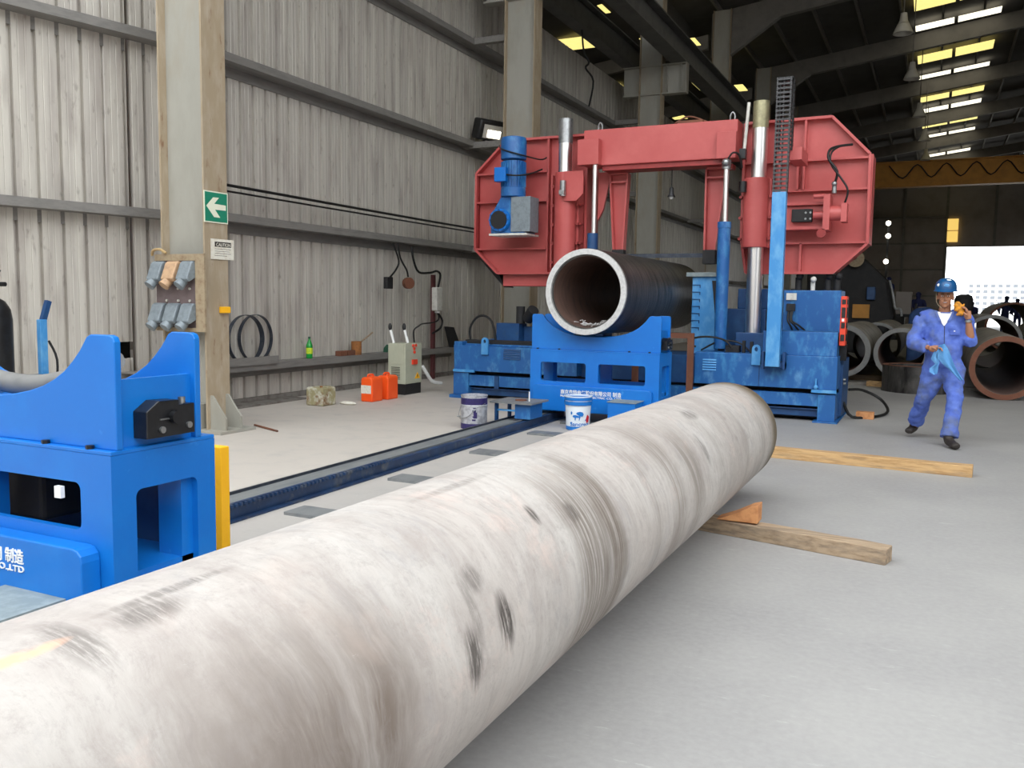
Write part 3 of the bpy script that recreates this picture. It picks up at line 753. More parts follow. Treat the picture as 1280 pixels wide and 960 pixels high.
# bracket table over the rail in front of the far stand
t = thing('roller_bracket', 'small blue bracket table over the rail before the far stand', 'bracket', (-4.28, 9.3, 0))
MB().box(-4.66, -4.12, 9.1, 9.6, .285, .305).build('table_plate', 'rail_grey', t, smooth=0)
MB().box(-4.36, -4.16, 9.16, 9.19, .11, .285).box(-4.36, -4.34, 9.19, 9.5, .11, .285).box(-4.18, -4.16, 9.19, 9.5, .11, .285).build('web', 'blue_worn', t, smooth=0)
for yy in (9.15, 9.5): MB().box(-4.62, -4.59, yy, yy+.05, .0, .285).build('leg', 'blue_dark', t, smooth=0)
MB().box(-4.59, -4.36, 9.16, 9.18, .19, .21).build('cross_bar', 'blue_pale', t, smooth=0)
MB().cyl((-4.24, 9.3, .305), (-4.24, 9.3, .42), .008).build('pin', 'white', t)
MB().cyl((-4.36, 9.33, .305), (-4.36, 9.33, .318), .07).build('disc', 'rust', t)

# ------------------------------------------------------------------ pails, cans, things by the wall
def pail(x, y, r0, r1, h, label):
    t = thing('paint_pail', label, 'pail', (x, y, 0)); return t
t = pail(-4.76, 8.9, .15, .15, .385, 'silver and purple paint pail standing on the floor left of the rail')
x, y = -4.76, 8.9
MB().lathe([(.148, 0), (.152, .01), (.152, .375), (.157, .38), (.157, .39), (.147, .39), (.143, .30), (.0, .30)], (x, y, 0)).build('body', 'tin', t)
MB().lathe([(.1525, .003), (.1545, .003), (.1545, .065), (.1525, .065)], (x, y, 0)).build('lower_band', 'purple', t)
MB().lathe([(.1525, .285), (.1545, .285), (.1545, .36), (.1525, .36)], (x, y, 0)).build('upper_band', 'purple', t)
MB().lathe([(.1525, .262), (.158, .268), (.158, .276), (.1525, .282)], (x, y, 0)).build('rib', 'tin', t)
lb = MB()
for a, z0, z1 in ((R(-58), .10, .12), (R(-56), .14, .155), (R(-52), .13, .2), (R(-57), .2, .225), (R(-54), .24, .252)):
    p = Vector((x + .1535*math.cos(a+.05), y + .1535*math.sin(a+.05), 0)); q = Vector((x + .1535*math.cos(a-.22), y + .1535*math.sin(a-.22), 0))
    lb.add([(p.x, p.y, z0), (q.x, q.y, z0), (q.x, q.y, z1), (p.x, p.y, z1)], [(0, 1, 2, 3)])
lb.build('label_print', 'purple', t, smooth=0)
MB().tube([(x-.158, y-.02, .27), (x-.165, y-.07, .16), (x-.1, y-.14, .12), (x+.02, y-.165, .16), (x+.10, y-.13, .25), (x+.155, y-.02, .3)], .004, 6).build('handle', 'steel', t)
MB().cyl((x-.15, y-.03, .13), (x-.20, y-.05, .13), .008).build('lug', 'steel', t)

x, y = -3.68, 9.45
t = pail(x, y, .15, .15, .385, 'white and blue plastic pail standing against the far blue stand')
MB().lathe([(.132, 0), (.135, .01), (.152, .30), (.155, .385), (.162, .385), (.162, .395), (.148, .395), (.145, .34), (0, .34)], (x, y, 0)).build('body', 'pail_white', t)
MB().lathe([(.1355, .002), (.1375, .002), (.1395, .045), (.1375, .045)], (x, y, 0)).build('lower_band', 'pail_blue', t)
MB().lathe([(.154, .29), (.163, .292), (.164, .33), (.155, .335)], (x, y, 0)).build('upper_band', 'pail_blue', t)
MB().lathe([(.156, .345), (.165, .347), (.165, .375), (.156, .38)], (x, y, 0)).build('lid_band', 'pail_blue', t)
def wrap(mb_pts, r, name, m, parent, cx, cy, a0):
    """2-D outlines (metres along the wall of the pail, height) bent round its side"""
    mb = MB()
    for pts in mb_pts:
        vs = []
        for rr in (r, r+.0022):
            for u, z in pts:
                a = a0 + u/r; k = rr + (z-.15)*.055; vs.append((cx + k*math.cos(a), cy + k*math.sin(a), z))
        n = len(pts); mb.add(vs, [list(range(n))[::-1], list(range(n, 2*n))] + [(i, (i+1) % n, (i+1) % n+n, i+n) for i in range(n)])
    return mb.build(name, m, parent, smooth=0)
fig = [[(-.045, .20), (-.03, .215), (0, .222), (.03, .215), (.045, .19), (.03, .165), (0, .17), (-.02, .18)],
       [(-.085, .165), (-.075, .18), (-.045, .182), (-.02, .172), (.005, .172), (.005, .155), (-.005, .12), (-.012, .12), (-.01, .15), (-.045, .152), (-.05, .12), (-.058, .12), (-.06, .152), (-.075, .155)],
       [(-.11, .21), (-.10, .225), (-.088, .21), (-.092, .19), (-.105, .185)], [(.06, .125), (.08, .13), (.075, .115)], [(-.115, .085), (-.10, .095), (-.095, .075), (-.11, .07)]]
wrap(fig, .1465, 'print', 'pail_blue', t, x, y, R(-60))
wrap([[(.075, .13), (.095, .185), (.125, .16), (.12, .10), (.09, .09)]], .1468, 'print', 'pail_red', t, x, y, R(-60))
me = text('Sancren', 'print', .062, (0, 0, 0), Matrix.Identity(3), 'pail_blue', None, sx=1.15, depth=.001)
for v in me.data.vertices:
    a = R(-60) + (v.co.x - .115) / .138; k = .1405 + v.co.z + .001; zz = .055 + v.co.y
    v.co = Vector((k*math.cos(a), k*math.sin(a), zz))
me.parent = t

# cabinet
t = thing('control_cabinet', 'beige electrical cabinet with red sockets standing by the wall', 'cabinet', (-7.5, 11.7, 0))
cx0, cx1, cy0, cy1 = -7.66, -7.34, 11.45, 11.93
MB().box(cx0+.01, cx1-.01, cy0+.01, cy1-.01, 0, .17).build('plinth', 'black_plastic', t, smooth=0)
bd = MB().box(cx0, cx1, cy0, cy1, .17, .80).build('body', 'cabinet_beige', t, smooth=0, bevel=.006)
g = MB()
for i in range(8): g.box(cx0+.06, cx0+.22, cy0-.004, cy0, .24+i*.026, .25+i*.026)
g.build('vent', 'black_plastic', t, smooth=0)
MB().box(cx0+.03, cx1-.03, cy0-.006, cy0, .48, .77).build('door', 'cabinet_beige', t, smooth=0, bevel=.002)
for z, yy in ((.765, 11.66), (.765, 11.74), (.715, 11.69), (.66, 11.70)):
    MB().cyl((cx1, yy, z), (cx1+.02, yy, z), .022, n=12).build('button', 'orange_red', t)
MB().box(cx1, cx1+.03, 11.63, 11.76, .47, .545).build('socket', 'orange_red', t, smooth=0)
tr = MB().prism([(11.72, .24), (11.88, .24), (11.80, .34)], 'x', cx1, cx1+.003).build('warning_triangle', 'yellow_paint', t, smooth=0)
MB().prism([(11.795, .305), (11.81, .305), (11.80, .28), (11.815, .28), (11.79, .25), (11.795, .272), (11.785, .275)], 'x', cx1+.003, cx1+.005).build('bolt_symbol', 'ink', tr, smooth=0)
for dx, dy in ((.0, 0), (.17, .14)):
    q = MB().cyl((-7.62+dx, cy0+.1+dy, .80), (-7.68+dx, cy0+.1+dy, 1.0), .022, n=12).build('torch_sleeve', 'white', t)
    MB().ball((-7.69+dx, cy0+.1+dy, 1.05), .03, .03, .06, 12).build('torch_head', 'black_plastic', q)
MB().tube([(-7.45, 11.88, .8), (-7.6, 12.1, .98), (-8.0, 12.9, 1.03), (-8.35, 13.6, 1.05), (-8.45, 14.1, 1.06), (-8.4, 14.25, 1.12), (-8.4, 14.22, 1.27)], .014).build('supply_cable', 'rubber', t)
MB().tube([(cx1, 11.95, .42), (cx1+.02, 12.05, .3), (-7.3, 12.2, .16), (-7.25, 12.4, .12)], .03).build('conduit', 'white', t)

# orange jerrycans
def jerry(x, y, label, flag):
    t = thing('jerrycan', label, 'jerrycan', (x, y, 0), 'orange jerrycans by the cabinet')
    w_, d_, h = .20, .27, .355
    MB().prism([(x-w_/2, 0), (x+w_/2, 0), (x+w_/2, h-.03), (x+w_/2-.03, h), (x-w_/2+.03, h), (x-w_/2, h-.03)], 'y', y-d_/2, y+d_/2).build('body', 'orange_plastic', t, smooth=0, bevel=.018)
    MB().tube([(x-.02, y-.07, h-.01), (x-.02, y-.06, h+.03), (x-.02, y+.05, h+.03), (x-.02, y+.07, h-.01)], .013).build('handle', 'orange_plastic', t)
    MB().cyl((x+.05, y-.09, h-.005), (x+.05, y-.09, h+.025), .025).build('cap', 'orange_plastic', t)
    if flag:
        MB().box(x-w_/2+.005, x+w_/2-.02, y-d_/2-.002, y-d_/2, .12, .24).build('label_sheet', 'paper', t, smooth=0)
    return t
jerry(-7.32, 10.52, 'orange jerrycan with white label, the nearer of the pair', True)
jerry(-7.30, 10.90, 'orange jerrycan without label, tucked beside the cabinet', False)
# worn can
t = thing('oil_tin', 'battered square tin with peeling paint on the floor by the wall', 'tin', (-7.62, 9.75, 0))
MB().box(-7.78, -7.49, 9.6, 9.9, .0, .25).build('body', 'worn_box', t, smooth=0, bevel=.02)
MB().box(-7.76, -7.51, 9.62, 9.88, .25, .258).build('lid', 'worn_box', t, smooth=0)
MB().cyl((-7.56, 9.66, .255), (-7.56, 9.66, .275), .02).build('cap', 'rust_can', t)
tag(MB().ball((-7.35, 9.98, .02), .14, .06, .028, 12).build('debris', 'paper'), 'crumpled paper scrap on the floor beside the battered tin', 'scrap')
tag(MB().cyl((-7.0, 7.72, .012), (-6.46, 7.48, .012), .012, n=8).build('steel_rod', 'rust'), 'rusty rod on the floor at the foot of the column', 'rod')

# things on the low wall ledge (z .57)
LZ = .57
def hoop(y, tilt, label, x0, r=.335):
    n = 64; mb = MB(); vs = []
    for i in range(n):
        a = 2*PI*i/n
        for dr, dx in ((0, -.028), (0, .028), (-.006, .028), (-.006, -.028)):
            yy, zz = (r+dr)*math.cos(a), (r+dr)*math.sin(a)
            p = Matrix.Rotation(tilt, 3, 'Z') @ Vector((dx, yy, zz)); vs.append((x0 + p.x, y + p.y, LZ + r + zz*0 + p.z))
    fs = [(4*i+k, 4*((i+1) % n)+k, 4*((i+1) % n)+(k+1) % 4, 4*i+(k+1) % 4) for i in range(n) for k in range(4)]
    tag(mb.add(vs, fs).build('blade_hoop', 'blade_steel', smooth=30), label, 'hoop', 'coiled saw blades on the wall ledge')
hoop(9.17, .03, 'dark coiled saw blade hoop on the ledge next to the column', -8.46)
hoop(9.27, -.02, 'dark coiled saw blade hoop in the middle of three on the ledge', -8.54)
hoop(9.55, .02, 'dark coiled saw blade hoop furthest from the column', -8.62)
tag(MB().box(-8.41, -8.38, 8.75, 9.75, .55, .66).build('ledge_board', 'girt_paint', smooth=0), 'grey board standing in front of the blade hoops', 'board')
t = thing('drink_bottle', 'green plastic drink bottle with yellow label on the ledge', 'bottle', (-8.5, 10.58, LZ))
MB().lathe([(.04, 0), (.048, .01), (.048, .1), (.044, .13), (.05, .16), (.047, .20), (.03, .25), (.016, .28), (.015, .30)], (-8.5, 10.58, LZ), n=16).build('body', 'green_plastic', t)
MB().lathe([(.0475, .07), (.0505, .08), (.0505, .16), (.0475, .17)], (-8.5, 10.58, LZ), n=16).build('label_wrap', 'lime_label', t)
MB().cyl((-8.5, 10.58, LZ+.30), (-8.5, 10.58, LZ+.33), .018).build('cap', 'green_dark', t)
t = thing('rusty_tin', 'rusty brown tin with a stick in it on the ledge', 'tin', (-8.5, 11.78, LZ))
MB().cyl((-8.5, 11.78, LZ), (-8.5, 11.78, LZ+.22), .085).build('body', 'rust_can', t)
tag(MB().beam((-8.48, 11.80, LZ+.17), (-8.40, 12.1, LZ+.36), .02, .02).build('stick', 'timber_grey', smooth=0), 'thin stick leaning out of the rusty tin', 'stick')
for yy, lb_ in ((11.28, 'small brown block on the ledge, nearer the bottle'), (11.5, 'small brown block on the ledge, against the rusty tin')):
    tag(MB().box(-8.55, -8.45, yy, yy+.19, LZ, LZ+.08).build('brick', 'rust', smooth=0, bevel=.008), lb_, 'block')
tag(MB().prism([(12.62, LZ), (12.85, LZ), (12.83, LZ+.11), (12.72, LZ+.13), (12.64, LZ+.08)], 'x', -8.55, -8.46).build('green_fitting', 'green_dark', smooth=0, bevel=.01), 'small dark green fitting on the ledge left of the cabinet', 'fitting')
# pole with white device, shovel-like black plate
t = thing('switch_post', 'dark red post carrying a white switch box by the wall', 'post', (-8.4, 14.2, 0))
MB().box(-8.5, -8.44, 14.12, 14.2, 0, 1.95).build('post', 'pole_red', t, smooth=0)
MB().box(-8.46, -8.34, 14.08, 14.3, 1.28, 1.72).build('switch_box', 'white_dirty', t, smooth=0, bevel=.02)
MB().cyl((-8.40, 14.2, 1.24), (-8.40, 14.2, 1.28), .05).build('gland', 'white', t)
MB().tube([(-8.40, 14.2, 1.25), (-8.38, 14.35, 1.1), (-8.4, 14.3, .95), (-8.45, 14.1, .86)], .02).build('lead', 'rubber', t)
tag(MB().prism([(14.62, .98), (14.92, .96), (15.25, .50), (14.85, .50)], 'x', -8.5, -8.44).build('black_plate', 'machine_black', smooth=0, bevel=.01), 'black slanted plate leaning on the wall right of the post', 'plate')
# cables and lamp sockets under the middle girt
t = thing('hanging_plug', 'black plug hanging on its cable under the middle wall rail', 'plug', (-8.4, 11.9, 2.2))
MB().tube([(-8.4, 12.7, 2.44), (-8.38, 12.85, 2.15), (-8.38, 12.75, 1.98), (-8.38, 12.55, 1.84)], .016).build('cable', 'rubber', t)
MB().box(-8.42, -8.34, 12.44, 12.62, 1.66, 1.86).build('plug', 'black_plastic', t, smooth=0, bevel=.01)
t = thing('hanging_lamp_holder', 'round lamp holder hanging on a cable under the wall rail', 'lamp holder', (-8.4, 13.2, 2.2))
MB().tube([(-8.4, 12.85, 2.45), (-8.38, 12.9, 2.2), (-8.38, 13.1, 2.0), (-8.38, 13.15, 1.88)], .016).build('cable', 'rubber', t)
MB().cyl((-8.42, 13.18, 1.77), (-8.34, 13.14, 1.77), .10).build('holder', 'rust', t)
t = thing('wall_cable', 'black cable looping from the middle wall rail to the switch box', 'cable', (-8.4, 13.4, 2.2))
MB().tube([(-8.4, 13.3, 2.42), (-8.38, 13.32, 2.2), (-8.38, 13.5, 1.98), (-8.38, 13.9, 1.98), (-8.39, 14.15, 2.02), (-8.4, 14.3, 1.95), (-8.4, 14.22, 1.72)], .02).build('cable', 'rubber', t)
# conduit pair along the wall above the middle girt
tag(MB().tube([(-8.42, 8.3, 2.94), (-8.42, 14.0, 2.92), (-8.42, 20, 2.93)], .02).tube([(-8.42, 8.3, 2.86), (-8.42, 14.0, 2.85), (-8.42, 20, 2.86)], .014).build('wall_conduit', 'rubber'), 'pair of dark cables strung along the wall above the middle rail', 'cable')
# flood light
t = thing('flood_light', 'black flood light mounted on the upper wall rail', 'light', (-8.35, 15.9, 4.68))
c0 = Vector((-8.25, 15.95, 4.90))
rot = Matrix.Rotation(R(-25), 3, 'Z') @ Matrix.Rotation(R(18), 3, 'Y')
def rbox(mb, c, hx, hy, hz, rt):
    vs = [c + rt @ Vector((a*hx, b*hy, d*hz)) for a, b, d in ((-1,-1,-1),(1,-1,-1),(1,1,-1),(-1,1,-1),(-1,-1,1),(1,-1,1),(1,1,1),(-1,1,1))]
    return mb.add(vs, [(3,2,1,0),(4,5,6,7),(0,1,5,4),(1,2,6,5),(2,3,7,6),(3,0,4,7)])
rbox(MB(), c0, .13, .34, .20, rot).build('housing', 'black_plastic', t, bevel=.04)
rbox(MB(), c0 + rot @ Vector((.135, .02, -.02)), .008, .26, .13, rot).build('glass', 'lamp_white', t, smooth=0)
rbox(MB(), c0 + rot @ Vector((.145, .02, -.06)), .004, .16, .07, rot).build('lamp_tube', 'led_on', t, smooth=0)
MB().beam((-8.45, 15.95, 4.6), (-8.3, 15.95, 4.8), .05, .03).build('bracket', 'black_plastic', t, smooth=0)

# ------------------------------------------------------------------ sockets board and signs on the first column
t = thing('socket_board', 'weathered board with two rows of grey sockets on the column', 'socket board', (-7.4, 6.98, 1.1))
MB().box(-7.72, -7.02, 7.0, 7.03, 1.12, 1.93).build('board', 'board_purple', t, smooth=0)
MB().box(-7.12, -6.99, 6.975, 7.0, 1.10, 1.93).box(-7.72, -7.12, 6.985, 7.0, 1.86, 1.93).box(-7.72, -7.12, 6.985, 7.0, 1.10, 1.14).build('frame', 'board_edge', t, smooth=0)
for row, zb in ((0, 1.62), (1, 1.17)):
    for k in range(3):
        xx = -7.64 + k*.215
        m_ = 'socket_tan' if (row == 0 and k == 1) else 'socket_grey'
        so = MB().prism([(7.0, zb+.23), (6.96, zb+.235), (6.93, zb+.21), (6.86, zb+.04), (6.90, zb+.01), (7.0, zb+.06)], 'x', xx-.085, xx+.085)
        so = so.build('socket', m_, t, smooth=0, bevel=.012)
        MB().cyl((xx-.02, 6.92, zb+.03), (xx-.035, 6.86, zb-.035), .052, .060, 14).build('socket_cap', m_, so)
for k in range(3):
    for z in (1.43, 1.56):
        MB().cyl((-7.56+k*.17, 7.0, z), (-7.56+k*.17, 6.985, z), .014, n=10).build('terminal_screw', 'lamp_white', t)
tag(MB().tube([(-7.74, 6.97, 1.92), (-7.7, 6.95, 1.97), (-7.6, 6.95, 1.98), (-7.52, 6.96, 1.94)], .015).build('rope', 'rope'), 'short loop of rope on top of the socket board', 'rope')
sx_ = -7.075
t = thing('arrow_sign', 'green sign with a white arrow pointing left, on the column', 'sign', (sx_, 7.25, 2.45))
MB().box(sx_, sx_+.006, 7.07, 7.42, 2.275, 2.61).build('plate', 'sign_glow_white', t, smooth=0)
MB().box(sx_+.006, sx_+.008, 7.083, 7.407, 2.288, 2.597).build('field', 'green_sign', t, smooth=0)
MB().prism([(7.10, 2.448), (7.20, 2.545), (7.285, 2.548), (7.215, 2.478), (7.385, 2.475), (7.385, 2.418), (7.225, 2.416), (7.30, 2.335), (7.21, 2.335)], 'x', sx_+.008, sx_+.010).build('arrow', 'sign_glow_white', t, smooth=0)
t = thing('caution_notice', 'small printed notice with a dark header below the arrow sign', 'sign', (sx_, 7.33, 2.0))
MB().box(sx_, sx_+.006, 7.16, 7.50, 1.885, 2.105).build('plate', 'paper', t, smooth=0)
MB().box(sx_+.006, sx_+.007, 7.215, 7.46, 2.02, 2.075).build('header', 'ink', t, smooth=0)
text('CAUTION', 'header_lettering', .05, (sx_+.0075, 7.235, 2.028), SIDE, 'paper', t, sx=.95, depth=.0006)
lm = MB()
for i, wd in enumerate((.24, .22, .24, .18)): lm.box(sx_+.006, sx_+.0068, 7.215, 7.215+wd, 1.995-.024*i, 1.999-.024*i)
lm.build('text_lines', 'ink', t, smooth=0)
tag(MB().box(-7.075, -7.03, 7.27, 7.4, 1.30, 1.37).build('junction_box', 'yellow_paint', smooth=0, bevel=.006), 'small yellow box low on the first column face', 'box')
t = thing('gas_cylinder', 'black gas cylinder with regulator at the left edge', 'gas cylinder', (-8.35, 5.55, 0))
MB().lathe([(.16, 0), (.17, .02), (.17, 1.22), (.155, 1.32), (.11, 1.40), (.05, 1.44), (.04, 1.50)], (-8.35, 5.55, 0), n=32).build('body', 'black_metal', t)
MB().lathe([(.065, 1.42), (.068, 1.40), (.07, 1.36), (.06, 1.36)], (-8.35, 5.55, 0.02)).build('neck_ring', 'steel', t)
rg_ = MB().cyl((-8.35, 5.55, 1.50), (-8.35, 5.55, 1.62), .03).cyl((-8.43, 5.55, 1.57), (-8.22, 5.6, 1.57), .022).cyl((-8.30, 5.52, 1.66), (-8.24, 5.5, 1.66), .055).cyl((-8.35, 5.55, 1.62), (-8.33, 5.60, 1.72), .035)
rg_.build('regulator', 'black_plastic', t)
t = thing('cylinder_trolley', 'blue steel trolley handle standing beside the gas cylinder', 'trolley', (-8.2, 5.95, 0))
MB().box(-8.27, -8.21, 5.95, 6.03, 0, 1.22).build('post', 'blue_pale', t, smooth=0, bevel=.006)
MB().beam((-8.24, 6.0, 1.20), (-8.24, 6.07, 1.41), .05, .05).build('handle', 'blue_dark', t, smooth=0)
MB().tube([(-8.24, 6.06, 1.0), (-8.2, 6.12, .8), (-8.2, 6.1, .5)], .012).build('hose', 'rubber', t)
MB().box(-8.3, -8.1, 5.75, 6.12, .64, .66).box(-8.5, -8.1, 5.75, 6.1, .0, .03).build('shelf', 'rail_grey', t, smooth=0)

# ------------------------------------------------------------------ the dark pipe in the saw
px_, pz_, pr_ = -3.745, 1.60, .514
t = thing('steel_pipe', 'dark steel pipe with bright machined end passing through the saw', 'pipe', (px_, 9.76, pz_-pr_))
MB().hollow((px_, 9.80, pz_), (px_, 13.6, pz_), pr_, pr_-.088, 72).build('shell', 'pipe_dark', t)
MB().hollow((px_, 9.76, pz_), (px_, 9.80, pz_), pr_-.004, pr_-.070, 72).build('machined_end', 'steel_bevel', t)
MB().hollow((px_, 9.81, pz_), (px_, 13.59, pz_), pr_-.0885, pr_-.090, 72).build('bore', 'pipe_inside', t)
sw = MB(); random.seed(3)
for i in range(26):
    a = R(-90 + random.uniform(-26, 30)); rr = pr_-.105
    c = Vector((px_ + rr*math.cos(a), 9.9 + random.random()*.35, pz_ + rr*math.sin(a)))
    sw.tube([c + Vector([random.uniform(-.05, .05), random.uniform(-.05, .05), random.uniform(0, .03)]) for _ in range(4)], .005, 5)
tag(sw.build('metal_swarf', 'steel_bevel'), 'silvery metal swarf lying inside the dark pipe mouth', 'swarf', kind='stuff')

# ------------------------------------------------------------------ the band saw
saw = thing('band_saw', 'huge red and blue double column band saw machine', 'band saw', (-3.8, 12.2, 0))
def P(mb, name, m, bevel=0, smooth=35, parent=None, label=None): return mb.build(name, m, parent or saw, smooth=smooth, bevel=bevel, label=label)
# lower frame
P(MB().box(-6.57, -6.31, 11.6, 12.9, .05, .39).box(-6.62, -6.25, 11.56, 12.95, 0, .05), 'left_foot', 'blue_worn', .004, 0)
P(MB().box(-1.27, -1.06, 11.6, 12.85, .02, .36).box(-1.32, -1.02, 11.54, 12.9, 0, .02), 'right_foot', 'blue_worn', .004, 0)
P(MB().box(-6.31, -1.27, 11.62, 11.75, .20, .36).box(-6.31, -1.27, 11.62, 12.8, .345, .36), 'lower_beam', 'blue_worn', .004, 0)
P(MB().box(-6.31, -1.27, 11.70, 11.8, .06, .15).box(-6.31, -1.27, 11.66, 11.82, .15, .165), 'bottom_rail', 'blue_dark', .003, 0)
P(MB().box(-6.3, -1.3, 11.85, 12.8, .02, .42), 'dark_gap_fill', 'machine_black', 0, 0)  # black box filling the dark gaps behind the lower beams
P(MB().prism([(11.66, .36), (11.62, .17), (11.60, .17), (11.60, .36)], 'x', -5.87, -5.80), 'hook', 'blue_dark', 0, 0)
# side of the right end
P(MB().box(-1.06, -1.02, 12.0, 12.84, .05, .78), 'right_side_plate', 'blue_dark', .003, 0)
for yy, zz in ((12.1, .52), (12.14, .47)): P(MB().cyl((-1.02, yy, zz), (-.99, yy, zz), .02), 'side_knob', 'steel')
# base tanks
P(MB().box(-6.56, -4.55, 11.6, 12.85, .42, .80).box(-6.56, -6.42, 11.6, 12.85, .80, .86).box(-6.40, -4.6, 11.66, 12.8, .80, .83), 'left_tank', 'blue_worn', .006, 0)
P(MB().box(-4.55, -2.86, 11.78, 12.85, .40, .78), 'middle_bed', 'blue_dark', .004, 0)
P(MB().box(-2.86, -1.055, 11.6, 12.85, .42, .84), 'right_tank', 'blue_worn', .006, 0)
P(MB().box(-2.015, -2.005, 11.594, 11.6, .42, .84), 'panel_joint', 'blue_dark', 0, 0)
def louvre(x0, x1, z0, n=5):
    m_ = MB()
    for i in range(n): m_.prism([(11.6, z0+i*.033), (11.588, z0+i*.033), (11.6, z0+.02+i*.033)], 'x', x0, x1)
    return m_
P(louvre(-5.72, -5.44, .62), 'louvre', 'blue_dark', 0, 0)
P(louvre(-2.75, -2.57, .60), 'louvre', 'blue_pale', 0, 0)
def lug(x, z0, z1):
    pts = [(x-.055, z0), (x+.055, z0), (x+.055, z1-.05)] + [(x+.055*math.cos(R(a)), z1-.05+.055*math.sin(R(a))) for a in (30, 60, 90, 120, 150)] + [(x-.055, z1-.05)]
    hole = [(x+.022*math.cos(R(a)), z1-.055+.03*math.sin(R(a))) for a in range(0, 360, 30)]
    return plate_with_holes(pts, [hole], 'y', 11.56, 11.6)
P(lug(-6.02, .68, .93), 'lifting_lug', 'blue_pale', 0, 0)
P(lug(-2.05, .70, .96), 'lifting_lug', 'blue_pale', 0, 0)
P(MB().box(-6.56, -6.2, 11.57, 11.6, .40, .44), 'latch', 'blue_pale', 0)
P(MB().box(-1.35, -1.05, 11.57, 11.6, .38, .42).cyl((-1.3, 11.58, .42), (-1.3, 11.58, .56), .012).ball((-1.3, 11.58, .45), .03), 'latch', 'blue_pale', 0)
# left top bits: chain tray, hose loop, small box, pump
P(MB().box(-6.45, -4.6, 11.75, 11.95, .83, .885), 'cable_tray', 'machine_black', .004, 0)
P(MB().box(-6.3, -5.9, 12.5, 12.8, .83, 1.13).box(-5.98, -4.9, 12.7, 12.86, .83, 1.08), 'left_rear_box', 'blue_dark', .006, 0)
P(MB().cyl((-5.92, 12.6, 1.13), (-5.92, 12.6, 1.4), .07).cyl((-5.8, 12.6, 1.2), (-5.65, 12.5, 1.35), .09), 'pump', 'machine_black')
P(MB().tube([(-6.55, 12.1, .85), (-6.56, 12.1, 1.05), (-6.44, 12.1, 1.22), (-6.28, 12.1, 1.24), (-6.16, 12.1, 1.12), (-6.1, 12.1, .85)], .018), 'hose', 'rubber')
# right raised boxes and cabinet
P(MB().box(-1.98, -1.07, 11.62, 12.2, .84, 1.145), 'raised_box', 'blue_worn', .006, 0)
cb = P(MB().box(-1.84, -1.11, 12.25, 12.8, .84, 1.68), 'electric_cabinet', 'blue_worn', .01, 0)
P(MB().box(-1.80, -1.67, 12.22, 12.25, 1.55, 1.64), 'name_plate', 'white_dirty', 0, 0, cb)
P(MB().box(-1.79, -1.68, 12.18, 12.25, 1.40, 1.50), 'connector', 'black_plastic', .006, 0, cb)
for a, b in ((-1.76, -1.70), (-1.71, -1.54), (-1.73, -1.62)):
    P(MB().tube([(a, 12.2, 1.40), (a, 12.15, 1.28), ((a+b)/2, 12.15, 1.22), (b, 12.2, 1.145)], .013), 'cable', 'rubber', parent=cb)
P(MB().cyl((-1.50, 12.5, 1.68), (-1.50, 12.5, 1.80), .03).ball((-1.49, 12.45, 1.83), .04), 'valve', 'white_dirty', parent=cb)
for x_ in (-1.7, -1.32, -1.2): P(MB().cyl((x_, 12.6, 1.68), (x_, 12.6, 1.86), .045).ball((x_+.02, 12.55, 1.88), .05), 'valve', 'machine_black', parent=cb)
pn = P(MB().box(-1.06, -.99, 11.70, 11.95, .98, 1.60), 'control_panel', 'orange_red', .006, 0)
for z0, z1 in ((1.50, 1.56), (1.33, 1.46), (1.20, 1.27), (1.04, 1.12)):
    P(MB().box(-1.045, -1.0, 11.692, 11.70, z0, z1).box(-.99, -.985, 11.74, 11.91, z0, z1), 'screen', 'black_plastic', 0, 0, pn)
P(MB().box(-1.04, -1.01, 11.69, 11.70, 1.285, 1.32), 'display', 'white', 0, 0, pn)
P(MB().box(-1.075, -.985, 11.9, 12.0, .78, .99), 'panel_arm', 'black_metal', 0, 0)
P(MB().tube([(-1.02, 12.3, .20), (-.9, 12.2, .03), (-.62, 12.5, .02), (-.5, 13.0, .05), (-.62, 13.3, .18), (-.85, 13.2, .30), (-1.0, 12.84, .33)], .02), 'floor_hose', 'rubber')
# vise blocks and the stepped tower behind the pipe
P(MB().box(-2.7, -2.1, 12.45, 12.8, .82, 1.42).box(-2.5, -2.0, 12.5, 12.75, 1.42, 1.7), 'vise_block', 'blue_dark', .01, 0)
P(MB().box(-3.10, -2.76, 12.3, 12.7, .78, 1.86), 'stepped_tower', 'blue_pale', .004, 0)
st_ = MB()
for i in range(7): st_.box(-3.105, -2.99, 12.29, 12.31, 1.14+.1*i, 1.15+.1*i).box(-2.995, -2.985, 12.29, 12.31, 1.14+.1*i-.035, 1.15+.1*i)
P(st_, 'depth_marks', 'blue_dark', 0, 0)
P(MB().box(-3.18, -2.76, 12.25, 12.75, 1.86, 1.92), 'tower_cap', 'step_grey', .004, 0)
P(MB().prism([(-2.78, 1.80), (-2.72, 1.80), (-2.60, .82), (-2.66, .82)], 'y', 12.1, 12.2), 'tower_brace', 'machine_black', 0, 0)
P(MB().box(-4.75, -4.45, 12.4, 12.8, .78, 1.5), 'left_vise', 'blue_dark', .01, 0)
